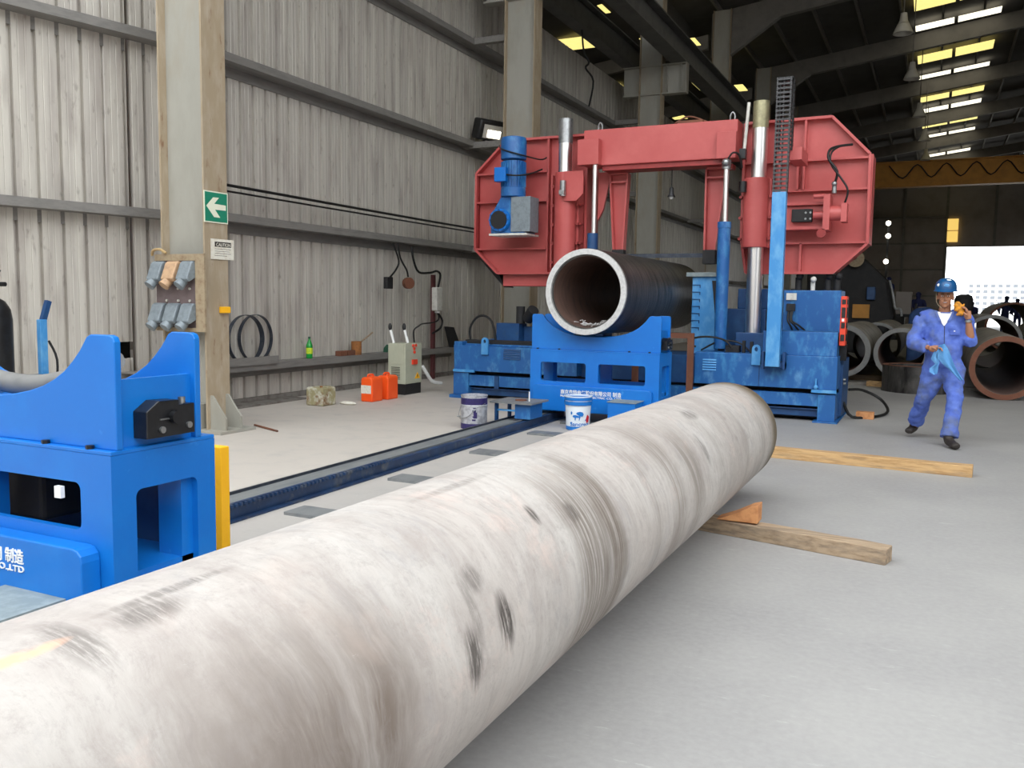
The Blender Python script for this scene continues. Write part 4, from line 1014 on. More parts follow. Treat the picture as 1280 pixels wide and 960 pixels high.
# clutter of hoses at the right cylinder's foot
P(MB().tube([(-2.9, 11.8, .9), (-3.0, 11.75, .94), (-2.9, 11.75, 1.02), (-2.7, 11.75, 1.04), (-2.5, 11.75, 1.0), (-2.4, 11.75, .9)], .014).tube([(-2.85, 11.9, .85), (-2.6, 11.9, .98), (-2.35, 11.9, .97), (-2.2, 11.9, .86)], .012), 'hose', 'rubber')
P(MB().box(-2.5, -2.32, 11.8, 11.95, .84, .93).box(-2.28, -2.24, 11.8, 11.85, .84, 1.0).box(-2.18, -2.14, 11.8, 11.85, .84, .99), 'valve_block', 'machine_black', .004, 0)
P(MB().box(-2.42, -2.02, 12.05, 12.4, .84, 1.1), 'column_foot', 'blue_dark', .01, 0)
P(MB().box(-5.3, -4.8, 12.05, 12.4, .80, 1.1), 'column_foot', 'blue_dark', .01, 0)
# lift columns
for x_, zt_ in ((-5.04, 4.16), (-2.225, 4.18)):
    lc = P(MB().cyl((x_, 12.2, .9), (x_, 12.2, zt_-.35), .102, n=40), 'lift_column', 'chrome')
    P(MB().cyl((x_, 12.2, zt_-.35), (x_, 12.2, zt_), .106, n=40), 'column_cap', 'chrome_dull' if x_ > -3 else 'steel', parent=lc)
for x_, z0, z1 in ((-5.02, 1.95, 3.38), (-2.25, 2.25, 3.17)):
    sl = P(MB().cyl((x_, 12.2, z0), (x_, 12.2, z1), .165, n=36).box(x_-.19, x_+.19, 12.25, 12.46, z0, z1), 'slide_sleeve', 'red_paint', .006)
    for z in [z0+.12+.28*k for k in range(int((z1-z0)/.28))]:
        P(MB().cyl((x_+.20, 12.3, z), (x_+.20, 12.16, z), .022, n=8).box(x_+.17, x_+.25, 12.2, 12.3, z-.012, z+.012), 'clamp_bolt', 'red_dark', parent=sl)
        P(MB().cyl((x_-.20, 12.3, z), (x_-.20, 12.18, z), .022, n=8), 'clamp_bolt', 'red_dark', parent=sl)
P(MB().prism([(-4.98, 3.38), (-4.68, 3.38), (-4.68, 3.05), (-4.78, 2.95), (-4.98, 2.95)], 'y', 12.02, 12.06), 'sensor_plate', 'red_paint', .004, 0)
P(MB().cyl((-4.98, 11.98, 3.02), (-4.98, 11.98, 3.24), .045).box(-5.02, -4.94, 11.93, 11.99, 3.04, 3.1), 'sensor', 'steel')
P(MB().cyl((-2.40, 12.05, 2.98), (-2.40, 12.05, 3.12), .05), 'sensor', 'black_metal')
# thin vertical rod near the right column
P(MB().cyl((-2.41, 12.1, 3.55), (-2.37, 12.1, 4.16), .022, n=12), 'limit_rod', 'white_dirty')
P(MB().box(-2.46, -2.38, 12.02, 12.14, 3.42, 3.55), 'limit_switch', 'black_metal', .004, 0)
# hydraulic cylinders
P(MB().cyl((-4.485, 11.98, 2.40), (-4.485, 11.98, 3.48), .036, n=20), 'piston_rod', 'chrome')
P(MB().cyl((-4.50, 11.98, 1.0), (-4.50, 11.98, 2.47), .078, n=28), 'cylinder_barrel', 'blue_dark', label='blue cylinder barrel behind the dark pipe')
P(MB().cyl((-2.60, 11.95, 2.50), (-2.605, 11.95, 3.30), .036, n=20), 'piston_rod', 'chrome')
P(MB().cyl((-2.605, 11.95, .88), (-2.605, 11.95, 2.56), .084, n=28).cyl((-2.605, 11.95, 2.50), (-2.605, 11.95, 2.58), .092, n=28), 'cylinder_barrel', 'blue_worn')
P(MB().cyl((-2.605, 11.95, 3.28), (-2.605, 11.95, 3.40), .06).ball((-2.605, 11.9, 3.36), .055), 'rod_end', 'steel')
P(MB().tube([(-2.58, 11.9, 3.4), (-2.52, 11.9, 3.48), (-2.45, 11.95, 3.46), (-2.42, 12.05, 3.3)], .013), 'hose', 'rubber')
# top beam
bm_ = P(MB().box(-4.70, -2.50, 12.06, 12.42, 3.44, 3.95), 'top_beam', 'red_paint', .012, 0)
P(MB().box(-4.74, -4.42, 11.92, 12.06, 3.44, 3.80), 'beam_end_box', 'red_paint', .006, 0, bm_)
P(MB().box(-2.76, -2.50, 11.98, 12.06, 3.43, 3.78), 'beam_end_box', 'red_paint', .006, 0, bm_)
P(MB().box(-4.42, -2.7, 12.1, 12.44, 3.37, 3.44), 'beam_underplate', 'red_dark', .004, 0, bm_)  # darker red puts the shade under the beam into the colour
for x_ in (-4.5, -2.60): P(MB().tube([(x_-.03, 12.2, 3.95), (x_-.03, 12.2, 4.03), (x_, 12.2, 4.07), (x_+.03, 12.2, 4.03), (x_+.03, 12.2, 3.95)], .012, 6), 'lifting_eye', 'steel', parent=bm_)
P(MB().box(-3.35, -3.0, 12.15, 12.4, 3.95, 4.0).tube([(-3.4, 12.2, 3.98), (-3.2, 12.2, 4.06), (-2.95, 12.2, 3.97)], .012), 'pipe_fitting', 'rust', parent=bm_)
# wheel housings
def housing(outline, name, hx, vx, lowx, x_in):
    ys, yd = 12.46, 13.0
    h_ = P(MB().prism(outline, 'y', ys+.1, yd), name, 'red_paint', 0, 0)
    rim = MB(); n = len(outline)
    cx_ = sum(p[0] for p in outline)/n; cz_ = sum(p[1] for p in outline)/n
    for i in range(n):
        a, b = outline[i], outline[(i+1) % n]
        rim.beam((a[0], ys+.06, a[1]), (b[0], ys+.06, b[1]), .14, .035, upv=(0, 0, 1) if abs(a[0]-b[0]) > abs(a[1]-b[1]) else (1, 0, 0))
    P(rim, 'rim_flange', 'red_paint', 0, 0, h_)
    for (xa, za, xb, zb) in hx + vx:
        P(MB().beam((xa, ys+.06, za), (xb, ys+.06, zb), .12, .028, upv=(0, 0, 1) if xa != xb else (1, 0, 0)), 'rib', 'red_paint', 0, 0, h_)
    return h_
L_out = [(-4.80, 3.97), (-6.15, 3.97), (-6.67, 3.49), (-6.68, 2.30), (-6.28, 1.92), (-4.80, 1.92)]
hl = housing(L_out, 'wheel_housing', [(-6.66, 3.47, -5.43, 3.47), (-6.66, 3.03, -5.43, 3.03), (-6.66, 2.30, -5.43, 2.30)], [(-5.43, 3.97, -5.43, 1.92), (-5.36, 3.4, -5.36, 2.0)], 0, 0)
P(MB().box(-6.22, -5.2, 12.56, 12.95, 1.72, 1.90), 'lower_skirt', 'red_paint', .006, 0, hl)
P(MB().prism([(-6.72, 2.3), (-6.30, 1.88), (-6.22, 1.70), (-6.66, 2.15)], 'y', 12.6, 12.95), 'underside_shade', 'machine_black', 0, 0, hl)  # black slab paints the shaded underside of the left housing
R_out = [(-2.48, 3.96), (-1.35, 3.97), (-.86, 3.46), (-.84, 2.30), (-1.25, 1.92), (-2.40, 1.92), (-2.48, 2.4)]
hr = housing(R_out, 'wheel_housing', [(-2.46, 3.42, -.86, 3.42), (-2.46, 3.02, -.86, 3.02), (-1.95, 2.32, -.86, 2.32)], [(-1.68, 3.96, -1.68, 3.02), (-1.68, 2.32, -1.68, 1.92), (-2.0, 3.9, -2.0, 2.0), (-1.76, 3.5, -1.76, 3.02)], 0, 0)
P(MB().box(-6.69, -6.65, 12.5, 13.0, 2.3, 3.49), 'edge_plate', 'red_dark', 0, 0, hl)
P(MB().box(-.865, -.82, 12.5, 13.0, 2.3, 3.46), 'edge_plate', 'red_paint', 0, 0, hr)
# gusset and rear tie
P(MB().prism([(-4.60, 3.40), (-4.43, 3.40), (-4.44, 3.2), (-4.52, 2.85), (-4.60, 2.7)], 'y', 12.44, 12.5), 'gusset', 'red_paint', 0, 0)
P(MB().prism([(-2.95, 3.40), (-2.60, 3.40), (-2.60, 3.34), (-2.95, 3.34)], 'y', 12.3, 12.5), 'gusset', 'red_paint', 0, 0)
# blade guide arms
def arm(x0, x1, xb0, xb1, zt_, zb_):
    a_ = P(MB().prism([(x0, zt_), (x1, zt_), (xb1, zb_), (xb0, zb_)], 'y', 12.46, 12.54), 'blade_arm', 'red_paint', 0, 0)
    e_ = MB()
    for p, q in (((x0, zt_), (x1, zt_)), ((x0, zt_), (xb0, zb_)), ((x1, zt_), (xb1, zb_)), ((x0+.01, zt_-.12), (x1-.01, zt_-.12))):
        e_.beam((p[0], 12.42, p[1]), (q[0], 12.42, q[1]), .10, .025, upv=(0, 0, 1) if abs(p[0]-q[0]) > abs(p[1]-q[1]) else (1, 0, 0))
    P(e_, 'edge_flange', 'red_paint', 0, 0, a_)
    P(MB().box(xb0-.02, xb1+.02, 12.36, 12.5, zb_-.20, zb_), 'guide_head', 'machine_black', .01, 0, a_)
    return a_
arm(-4.40, -4.13, -4.32, -4.18, 3.36, 2.26)
arm(-2.98, -2.70, -2.97, -2.83, 3.36, 2.24)
# blade
P(MB().box(-4.4, -2.8, 12.50, 12.505, 2.14, 2.20), 'saw_blade', 'blade_steel', 0, 0)
# drive motor and gearbox on the left housing
mt = P(MB().lathe([(.17, 3.60), (.195, 3.61), (.195, 3.89), (.18, 3.93), (.10, 3.95)], (-5.85, 12.12, 0)), 'drive_motor', 'blue_worn')
fn = MB().cyl((-5.85, 12.12, 3.18), (-5.85, 12.12, 3.58), .165, n=28)
for i in range(24):
    a = 2*PI*i/24; c = Vector((-5.85+.175*math.cos(a), 12.12+.175*math.sin(a), 0))
    fn.beam((c.x, c.y, 3.2), (c.x, c.y, 3.57), .035, .007, upv=(-math.sin(a), math.cos(a), 0))
P(fn, 'cooling_fins', 'blue_worn', parent=mt)
P(MB().box(-6.05, -5.86, 11.86, 12.0, 3.26, 3.47), 'terminal_box', 'blue_bright', .01, 0, mt)
P(MB().tube([(-6.0, 11.93, 3.80), (-5.95, 11.92, 3.74), (-5.7, 11.95, 3.66), (-5.5, 12.3, 3.62), (-5.43, 12.4, 3.66)], .011), 'cable', 'rubber', parent=mt)
P(MB().tube([(-5.86, 11.9, 3.36), (-5.7, 11.9, 3.34), (-5.58, 12.1, 3.38), (-5.48, 12.35, 3.48)], .013), 'cable', 'rubber', parent=mt)
gb = P(MB().cyl((-5.85, 12.12, 3.05), (-5.85, 12.12, 3.19), .19, n=28).prism([(-6.0, 3.05), (-5.62, 3.05), (-5.60, 2.50), (-6.16, 2.50), (-6.18, 2.75)], 'y', 12.0, 12.4), 'gearbox', 'blue_worn', .01)
P(MB().lathe([(.0, 11.94), (.165, 11.94), (.175, 11.96), (.175, 12.02), (0, 12.02)], (-6.0, 0, 2.70), 'y', 28), 'flange_ring', 'blue_bright', parent=gb)
P(MB().cyl((-6.0, 11.925, 2.70), (-6.0, 11.94, 2.70), .135, n=28), 'flange_cover', 'machine_black', parent=gb)
bl = MB()
for i in range(12):
    a = 2*PI*i/12; bl.cyl((-6.0+.155*math.cos(a), 11.92, 2.70+.155*math.sin(a)), (-6.0+.155*math.cos(a), 11.94, 2.70+.155*math.sin(a)), .012, n=6)
P(bl, 'flange_bolts', 'blue_worn', 0, 0, gb)
P(MB().box(-5.82, -5.5, 11.98, 12.3, 2.52, 3.04), 'transmission_case', 'socket_grey', .008, 0, gb, 'grey blue case')
P(MB().box(-6.18, -5.55, 11.97, 12.42, 2.47, 2.50), 'mounting_foot', 'white_dirty', 0, 0, gb)
# tensioning cylinder on the right housing
tn = P(MB().box(-1.95, -1.32, 12.30, 12.46, 2.52, 2.80).box(-1.95, -1.3, 12.24, 12.46, 2.80, 2.84).box(-1.95, -1.3, 12.24, 12.46, 2.48, 2.52), 'tension_unit', 'red_paint', .006, 0)
P(MB().box(-1.78, -1.52, 12.22, 12.30, 2.58, 2.75), 'slide_plate', 'machine_black', .01, 0, tn)
P(MB().cyl((-1.60, 12.215, 2.62), (-1.60, 12.225, 2.62), .014).cyl((-1.54, 12.215, 2.62), (-1.54, 12.225, 2.62), .014).cyl((-1.60, 12.215, 2.70), (-1.60, 12.225, 2.70), .014).cyl((-1.54, 12.215, 2.70), (-1.54, 12.225, 2.70), .014), 'plate_screws', 'steel', parent=tn)
P(MB().cyl((-1.50, 12.2, 2.66), (-1.36, 12.2, 2.66), .05).box(-1.37, -1.29, 12.1, 12.46, 2.46, 2.92).cyl((-1.29, 12.2, 2.68), (-1.14, 12.2, 2.68), .095).box(-1.15, -1.08, 12.1, 12.32, 2.56, 2.80).cyl((-1.5, 12.15, 2.9), (-1.35, 12.15, 2.9), .03), 'tension_cylinder', 'red_paint', parent=tn)
P(MB().lathe([(.03, 12.1), (.06, 12.1), (.06, 12.14), (.03, 12.14)], (-1.38, 0, 2.42), 'y', 16), 'knob', 'red_dark', parent=tn)
P(MB().cyl((-1.25, 12.15, 2.93), (-1.25, 12.15, 3.03), .03).ball((-1.25, 12.13, 3.05), .035), 'fitting', 'steel', parent=tn)
P(MB().tube([(-1.25, 12.15, 3.05), (-1.22, 12.1, 3.2), (-1.33, 12.1, 3.36), (-1.33, 12.15, 3.48), (-1.25, 12.25, 3.54), (-1.08, 12.4, 3.58)], .017).tube([(-1.12, 12.15, 2.78), (-1.08, 12.1, 2.95), (-1.16, 12.1, 3.1), (-1.30, 12.1, 3.3), (-1.30, 12.15, 3.46), (-1.2, 12.3, 3.56)], .013), 'hose', 'rubber', parent=tn)
# blue guide post with energy chain on top
po = P(MB().box(-1.90, -1.73, 11.36, 11.48, .70, 2.88), 'guide_post', 'blue_pale', .005, 0)
P(MB().box(-1.96, -1.67, 11.46, 11.6, .68, .76).box(-1.96, -1.93, 11.44, 11.6, .66, .88).box(-1.70, -1.67, 11.44, 11.6, .66, .88), 'post_bracket', 'blue_dark', .004, 0, po)
ch = MB()
z = 2.88; i = 0
while z < 4.28:
    ch.box(-1.905, -1.885, 11.40, 11.48, z, z+.048).box(-1.745, -1.725, 11.40, 11.48, z, z+.048)
    ch.box(-1.89, -1.74, 11.395, 11.41, z+.012, z+.034).box(-1.82, -1.805, 11.39, 11.45, z+.005, z+.045)
    z += .054; i += 1
P(ch, 'energy_chain', 'chain_grey', 0, 0, po)
ch = MB(); z = 3.42
while z < 4.24:
    ch.box(-1.895, -1.875, 11.58, 11.66, z, z+.048).box(-1.735, -1.715, 11.58, 11.66, z, z+.048).box(-1.88, -1.73, 11.65, 11.665, z+.012, z+.034)
    z += .054
for a in range(0, 181, 22):
    yy, zz = 11.53 + .09*math.cos(R(a)), 4.24 + .05*math.sin(R(a)); ch.box(-1.90, -1.72, yy-.015, yy+.015, zz-.012, zz+.012)
P(ch, 'energy_chain', 'black_plastic', 0, 0, po)
P(MB().box(-1.76, -1.60, 11.62, 12.2, 3.30, 3.46), 'chain_anchor', 'red_paint', .004, 0)
# brown angle-iron frame in front of the base
t = thing('angle_iron_frame', 'brown angle iron frame standing between far stand and saw', 'frame', (-2.95, 11.25, 0))
MB().box(-3.6, -2.78, 11.18, 11.23, 1.03, 1.10).box(-2.86, -2.78, 11.18, 11.23, 0, 1.03).box(-3.6, -3.52, 11.18, 11.23, 0, 1.03).build('frame', 'rust', t, smooth=0)
# work lamp hanging in the opening
t = thing('work_lamp', 'small lamp hanging below the red beam of the saw', 'lamp', (-3.45, 12.5, 3.0))
MB().cyl((-3.46, 12.35, 3.44), (-3.46, 12.35, 3.12), .008, n=6).build('cord', 'rubber', t)
MB().lathe([(.015, .14), (.03, .12), (.035, .04), (.06, 0), (.05, 0), (.0, .03)], (-3.46, 12.35, 2.99)).build('shade', 'black_plastic', t)
MB().ball((-3.46, 12.35, 2.985), .03).build('bulb', 'white', t)

# ------------------------------------------------------------------ pipes stacked at the back
def pipe(cx, cz, ro, ri, y0, y1, skin, lip, label, dx=0, group='steel pipes stacked past the saw'):
    t = thing('steel_pipe', label, 'pipe', (cx, y0, cz-ro), group)
    MB().hollow((cx, y0+.02, cz), (cx+dx, y1, cz), ro, ri, 56).build('shell', skin, t)
    MB().hollow((cx, y0, cz), (cx, y0+.02, cz), ro-.003, ri+.002, 56).build('end_face', lip, t)
    MB().hollow((cx, y0+.03, cz), (cx+dx, y1-.02, cz), ri-.001, ri-.003, 56).build('bore', 'pipe_inside', t)
pipe(-1.56, .62, .51, .41, 18, 22.9, 'pipe_grey', 'pipe_lip_grey', 'grey pipe end half hidden behind the saw base')
pipe(-.52, .61, .48, .40, 17.9, 22.8, 'pipe_grey', 'pipe_lip_grey', 'grey pipe with pale lip behind the dark ring')
pipe(-1.22, .56, .54, .47, 23.0, 29, 'pipe_grey', 'pipe_lip_grey', 'grey pipe showing in the gap behind the two front grey pipes')
pipe(1.08, .52, .52, .43, 16.1, 23, 'pipe_grey', 'rust', 'rusty mouthed pipe right of the worker')
pipe(1.25, .67, .66, .58, 23.4, 29, 'pipe_grey', 'pipe_lip_grey', 'wide grey pipe behind the rusty mouthed one')
pipe(2.7, .62, .6, .52, 22.5, 29, 'pipe_grey', 'pipe_lip_grey', 'grey pipe at the right edge, furthest right of the stack')
pipe(2.4, .85, .85, .78, 33.5, 40, 'pipe_grey', 'rust', 'distant grey pipe seen over the rusty mouthed pipe')
tag(timber((-2.4, 18.9, 0), (.3, 18.9, 0), .12, .11, 'timber_grey'), 'timber bearer under the grey pipes', 'timber')
# off-cut ring standing on the floor, open top
t = thing('pipe_offcut', 'dark pipe offcut ring standing on end behind the worker', 'ring', (-.22, 16.9, 0))
MB().hollow((-.22, 16.9, 0), (-.22, 16.9, .46), .56, .47, 56).build('shell', 'pipe_dark', t)
MB().hollow((-.22, 16.9, .46), (-.22, 16.9, .47), .558, .472, 56).build('cut_face', 'rust', t)
tag(MB().box(-1.4, 1.4, 17.6, 17.95, 0, .05).build('floor_strip', 'skirting', smooth=0), 'pale concrete strip on the floor in front of the pipes', 'strip')

# ------------------------------------------------------------------ dark machinery beyond the saw
t = thing('welding_manipulator', 'tall black machine with a handwheel past the red saw housing', 'machine', (-2.1, 30, 0))
MB().prism([(-3.8, 0), (-1.5, 0), (-1.12, 1.2), (-1.35, 2.3), (-2.08, 3.0), (-3.8, 3.3)], 'y', 30, 31.6).build('body', 'machine_black', t, smooth=0, bevel=.1)
hw = MB().lathe([(.22, 29.7), (.26, 29.7), (.26, 29.75), (.22, 29.75), (.22, 29.7)], (-2.32, 0, 2.98), 'y', 24)
for a in (20, 80, 140): hw.beam((-2.32-.23*math.cos(R(a)), 29.72, 2.98-.23*math.sin(R(a))), (-2.32+.23*math.cos(R(a)), 29.72, 2.98+.23*math.sin(R(a))), .03, .04)
hw.cyl((-2.32, 29.7, 2.98), (-2.32, 30.1, 2.98), .04).build('handwheel', 'board_edge', t)
MB().box(-2.35, -1.85, 29.85, 30.0, 1.12, 1.55).build('drip_tray', 'crane_yellow', t, smooth=0)
MB().tube([(-1.3, 29.8, 2.3), (-1.17, 29.7, 1.8), (-1.1, 29.7, 1.45), (-.95, 29.7, 1.42), (-.9, 29.7, 1.2)], .04).build('silver_hose', 'steel', t)
MB().box(-2.9, -2.7, 29.7, 30, 1.2, 2.0).build('control_box', 'blue_dark', t, smooth=0, bevel=.02)
MB().box(-1.95, -1.7, 29.8, 30, 1.7, 2.1).build('control_box', 'blue_dark', t, smooth=0, bevel=.02)
t = thing('parts_rack', 'dark rack of small parts behind the grey pipes, under the handwheel machine', 'rack', (-.2, 29.9, 0))
for x_ in (-.55, .1, .4): MB().box(x_, x_+.06, 30, 30.5, 0, 1.6).build('upright', 'machine_black', t, smooth=0)
MB().box(-.55, .46, 30, 30.5, 1.25, 1.30).build('shelf', 'rust', t, smooth=0)
MB().box(-.45, -.2, 30.05, 30.4, 1.30, 1.5).box(.18, .36, 30.05, 30.4, 1.30, 1.46).build('bins', 'end_wall', t, smooth=0)
tag(MB().prism([(-.62, .0), (-.05, .0), (0.02, 1.38), (-.1, 1.5), (-.45, 1.46), (-.6, 1.30)], 'y', 25.5, 27).build('folded_tarp', 'tarp_blue', smooth=0, bevel=.08), 'dark blue tarpaulin heap behind the stacked grey pipes', 'tarp')
t = thing('work_bench', 'long dark workbench far back before the doorway', 'bench', (0, 32, 0))
MB().box(-1.7, 1.2, 32, 32.9, 1.15, 1.25).build('bench_top', 'machine_black', t, smooth=0)
for x_ in (-1.6, -.7, .2, 1.1): MB().box(x_, x_+.1, 32.05, 32.15, 0, 1.15).build('leg', 'machine_black', t, smooth=0)
tag(MB().box(-1.2, -.7, 32.2, 32.6, 1.25, 2.0).build('switch_cabinet', 'end_wall', smooth=0, bevel=.02), 'grey cabinet standing on the far workbench', 'cabinet')
tag(MB().box(.55, 1.06, 30, 31.2, 0, 1.90).build('dark_crate', 'machine_black', smooth=0, bevel=.15), 'dark rounded crate just right of the worker at the doorway', 'crate')
for x_, y_, z_, lb_ in ((-2.3, 48, 5.66, 'highest of three bright work lights far back'), (-2.28, 48, 5.03, 'middle of three bright work lights far back'), (-2.32, 48, 3.76, 'lowest of three bright work lights far back')):
    q = thing('work_light', lb_, 'light', (x_, y_, z_-.12))
    MB().ball((x_, y_, z_), .12).build('bulb', 'led_on', q); MB().box(x_-.1, x_+.1, y_+.1, y_+.2, z_-.1, z_+.1).build('housing', 'machine_black', q, smooth=0)
mast = thing('light_mast', 'dark mast carrying the three far work lights', 'mast', (-2.3, 48.2, 0)); MB().box(-2.35, -2.25, 48.2, 48.3, 0, 5.8).build('pole', 'machine_black', mast, smooth=0)
# raised yard slab outside / trailer bed with people on it, racks outside
tag(MB().box(1.5, 6.5, 49, 52, 0, .3).build('loading_platform', 'machine_black', smooth=0), 'low dark platform where distant people stand', 'platform')
for k, x_ in enumerate((4.2, 12.5)):
    t = thing('storage_rack', ['pale storage rack outside the doorway, nearer the worker', 'pale storage rack outside the doorway at the right edge'][k], 'rack', (x_, 130, 0))
    for i in range(9):
        for j in range(5): MB().box(x_+i*.85-.25, x_+i*.85+.25, 130, 130.6, 1.2+j*.75, 1.65+j*.75).build('bundle', 'rack_pale', t, smooth=0)
    q = MB()
    for j in range(6): q.box(x_-.5, x_+7.3, 130.1, 130.5, 1.05+j*.75, 1.12+j*.75)
    for i in (0, 4, 8): q.box(x_+i*.85-.4, x_+i*.85-.34, 130.1, 130.5, 0, 5)
    q.build('frame', 'rack_pale', t, smooth=0)

# ------------------------------------------------------------------ people
def evalmesh(o):
    bpy.context.view_layer.update()
    me = bpy.data.meshes.new_from_object(o.evaluated_get(bpy.context.evaluated_depsgraph_get())); return me
def skin(chains, vox=.012, extra=None, smooth_it=4, disp=0, cuts=None):
    """chains: lists of (x, y, z, rx, ry) joined where points coincide -> one continuous voxel surface"""
    out = MB()
    for ch in chains:
        ch = [(Vector(p[:3]), p[3], p[4] if len(p) > 4 else p[3]) for p in ch]
        # resample with Catmull-Rom
        pts = []
        N = len(ch)
        for i in range(N-1):
            a, b, c, d = ch[max(i-1, 0)], ch[i], ch[i+1], ch[min(i+2, N-1)]
            for k in range(5):
                t = k/5; f_ = lambda w0, w1, w2, w3: .5*((2*w1) + (w2-w0)*t + (2*w0-5*w1+4*w2-w3)*t*t + (3*w1-w0-3*w2+w3)*t**3)
                pts.append((f_(a[0], b[0], c[0], d[0]), max(.003, f_(a[1], b[1], c[1], d[1])), max(.003, f_(a[2], b[2], c[2], d[2]))))
        pts.append(ch[-1])
        n = 14; vs = []
        for i, (p, ra, rb) in enumerate(pts):
            d = (pts[min(i+1, len(pts)-1)][0] - pts[max(i-1, 0)][0]).normalized()
            sd = Vector((1, 0, 0)) if abs(d.x) < .8 else Vector((0, 0, 1))
            sd = (sd - d*sd.dot(d)).normalized(); fw = d.cross(sd)
            vs += [p + sd*ra*math.cos(2*PI*k/n) + fw*rb*math.sin(2*PI*k/n) for k in range(n)]
        m = len(pts)
        out.add(vs, [(i*n+k, i*n+(k+1) % n, (i+1)*n+(k+1) % n, (i+1)*n+k) for i in range(m-1) for k in range(n)] + [list(range(n))[::-1], [(m-1)*n+k for k in range(n)]])
    if extra:
        for e_ in extra: out.add(e_.v, e_.f)
    me = bpy.data.meshes.new('tmp'); me.from_pydata(out.v, [], out.f)
    bm = bmesh.new(); bm.from_mesh(me); bmesh.ops.recalc_face_normals(bm, faces=bm.faces); bm.to_mesh(me); bm.free()
    o = bpy.data.objects.new('tmp', me); C.objects.link(o)
    r_ = o.modifiers.new('r', 'REMESH'); r_.mode = 'VOXEL'; r_.voxel_size = vox
    s_ = o.modifiers.new('s', 'SMOOTH'); s_.factor = .5; s_.iterations = smooth_it
    if disp:
        tx = bpy.data.textures.new('folds', 'CLOUDS'); tx.noise_scale = .11
        dd = o.modifiers.new('d', 'DISPLACE'); dd.texture = tx; dd.strength = disp; dd.mid_level = .5
    res = evalmesh(o); bpy.data.objects.remove(o)
    return res
def link_world(name, me, m, parent):
    me.transform(Matrix.Translation(-parent_world(parent))); me.materials.clear()
    return link(name, me, m, parent, smooth=80)
def conform(me, outline_grid, name, m, parent, off=.004):
    """lay a patch of (x,z) points onto a mesh, looking along +Y"""
    bv = BVHTree.FromPolygons([v.co.copy() for v in me.vertices], [list(p.vertices) for p in me.polygons])
    mb = MB()
    for grid in outline_grid:
        vs = []; nu = len(grid[0])
        for row in grid:
            for x_, z_ in row:
                h = bv.ray_cast(Vector((x_, 5, z_)), Vector((0, 1, 0)))
                y_ = h[0].y if h[0] is not None else 10.6
                vs.append((x_, y_-off, z_))
        nn = len(vs); vs += [(a, b+off*.9, c) for a, b, c in vs]
        fs = []
        for j in range(len(grid)-1):
            for i in range(nu-1):
                q = (j*nu+i, j*nu+i+1, (j+1)*nu+i+1, (j+1)*nu+i); fs += [q, tuple(nn+k for k in q[::-1])]
        mb.add(vs, fs)
    return mb.build(name, m, parent, smooth=60)

def hand(cx, cy, cz, dirv, palm, s=1.0, thumb_side=1, curl=.6):
    """five finger chains fanning from a palm; dirv = pointing direction, palm = palm normal"""
    d = Vector(dirv).normalized(); pn_ = Vector(palm); pn_ = (pn_ - d*pn_.dot(d)).normalized(); sd = d.cross(pn_)
    c = Vector((cx, cy, cz)); ch = []
    w0 = c - d*.05*s
    ch.append([(*w0, .027*s, .020*s), (*(c - d*.01*s), .036*s, .017*s), (*(c + d*.035*s), .038*s, .015*s)])
    for i, ln in enumerate((.068, .078, .072, .056)):
        b = c + d*.03*s + sd*(i-1.5)*.019*s*thumb_side
        p1 = b + d*ln*.42*s; dd = (d*math.cos(curl) + pn_*math.sin(curl)); p2 = p1 + dd*ln*.35*s
        d3 = (d*math.cos(curl*2) + pn_*math.sin(curl*2)); p3 = p2 + d3*ln*.28*s
        ch.append([(*b, .0095*s), (*p1, .0088*s), (*p2, .008*s), (*p3, .0062*s)])
    tb = c - d*.015*s - sd*.033*s*thumb_side
    t1 = tb + (d*.6 - sd*thumb_side*.6 + pn_*.3).normalized()*.035*s; t2 = t1 + (d*.9 + pn_*.5).normalized()*.03*s
    ch.append([(*tb, .0125*s), (*t1, .0105*s), (*t2, .0085*s)])
    return ch

wk = thing('person', 'worker in blue coverall and blue hard hat walking with a blue cloth', 'person', (.12, 10.62, 0))
YB = 10.62
# body (skin): head, neck, trunk, arms with hands, legs -> one surface
hd = MB()
HC = Vector((.100, YB-.03, 1.585))
hd.ball(HC + Vector((0, .01, .035)), .076, .094, .095, 24)
hd.ball(HC + Vector((0, -.018, -.045)), .060, .066, .070, 20)      # jaw
hd.ball(HC + Vector((0, -.060, -.093)), .024, .02, .018, 12)        # chin
hd.ball(HC + Vector((0, -.088, -.018)), .0125, .018, .020, 10)        # nose
hd.ball(HC + Vector((0, -.086, .008)), .008, .012, .022, 10)
for s_ in (-1, 1):
    hd.ball(HC + Vector((s_*.078, .012, -.005)), .012, .02, .032, 10)   # ears
    hd.ball(HC + Vector((s_*.034, -.064, -.028)), .020, .018, .018, 10)  # cheeks
    hd.ball(HC + Vector((s_*.028, -.078, .032)), .020, .010, .007, 10)  # brow
hipL, hipR = (.04, YB, .86), (.205, YB, .86)
kneeL, kneeR = (-.045, YB+.06, .49), (.245, YB-.16, .50)
ankL, ankR = (-.135, YB+.36, .115), (.215, YB-.30, .10)
shL, shR = (-.075, YB+.01, 1.375), (.285, YB+.01, 1.385)
elL, elR = (-.185, YB-.03, 1.105), (.365, YB-.02, 1.115)
wrL, wrR = (-.035, YB-.21, 1.045), (.335, YB-.10, 1.33)
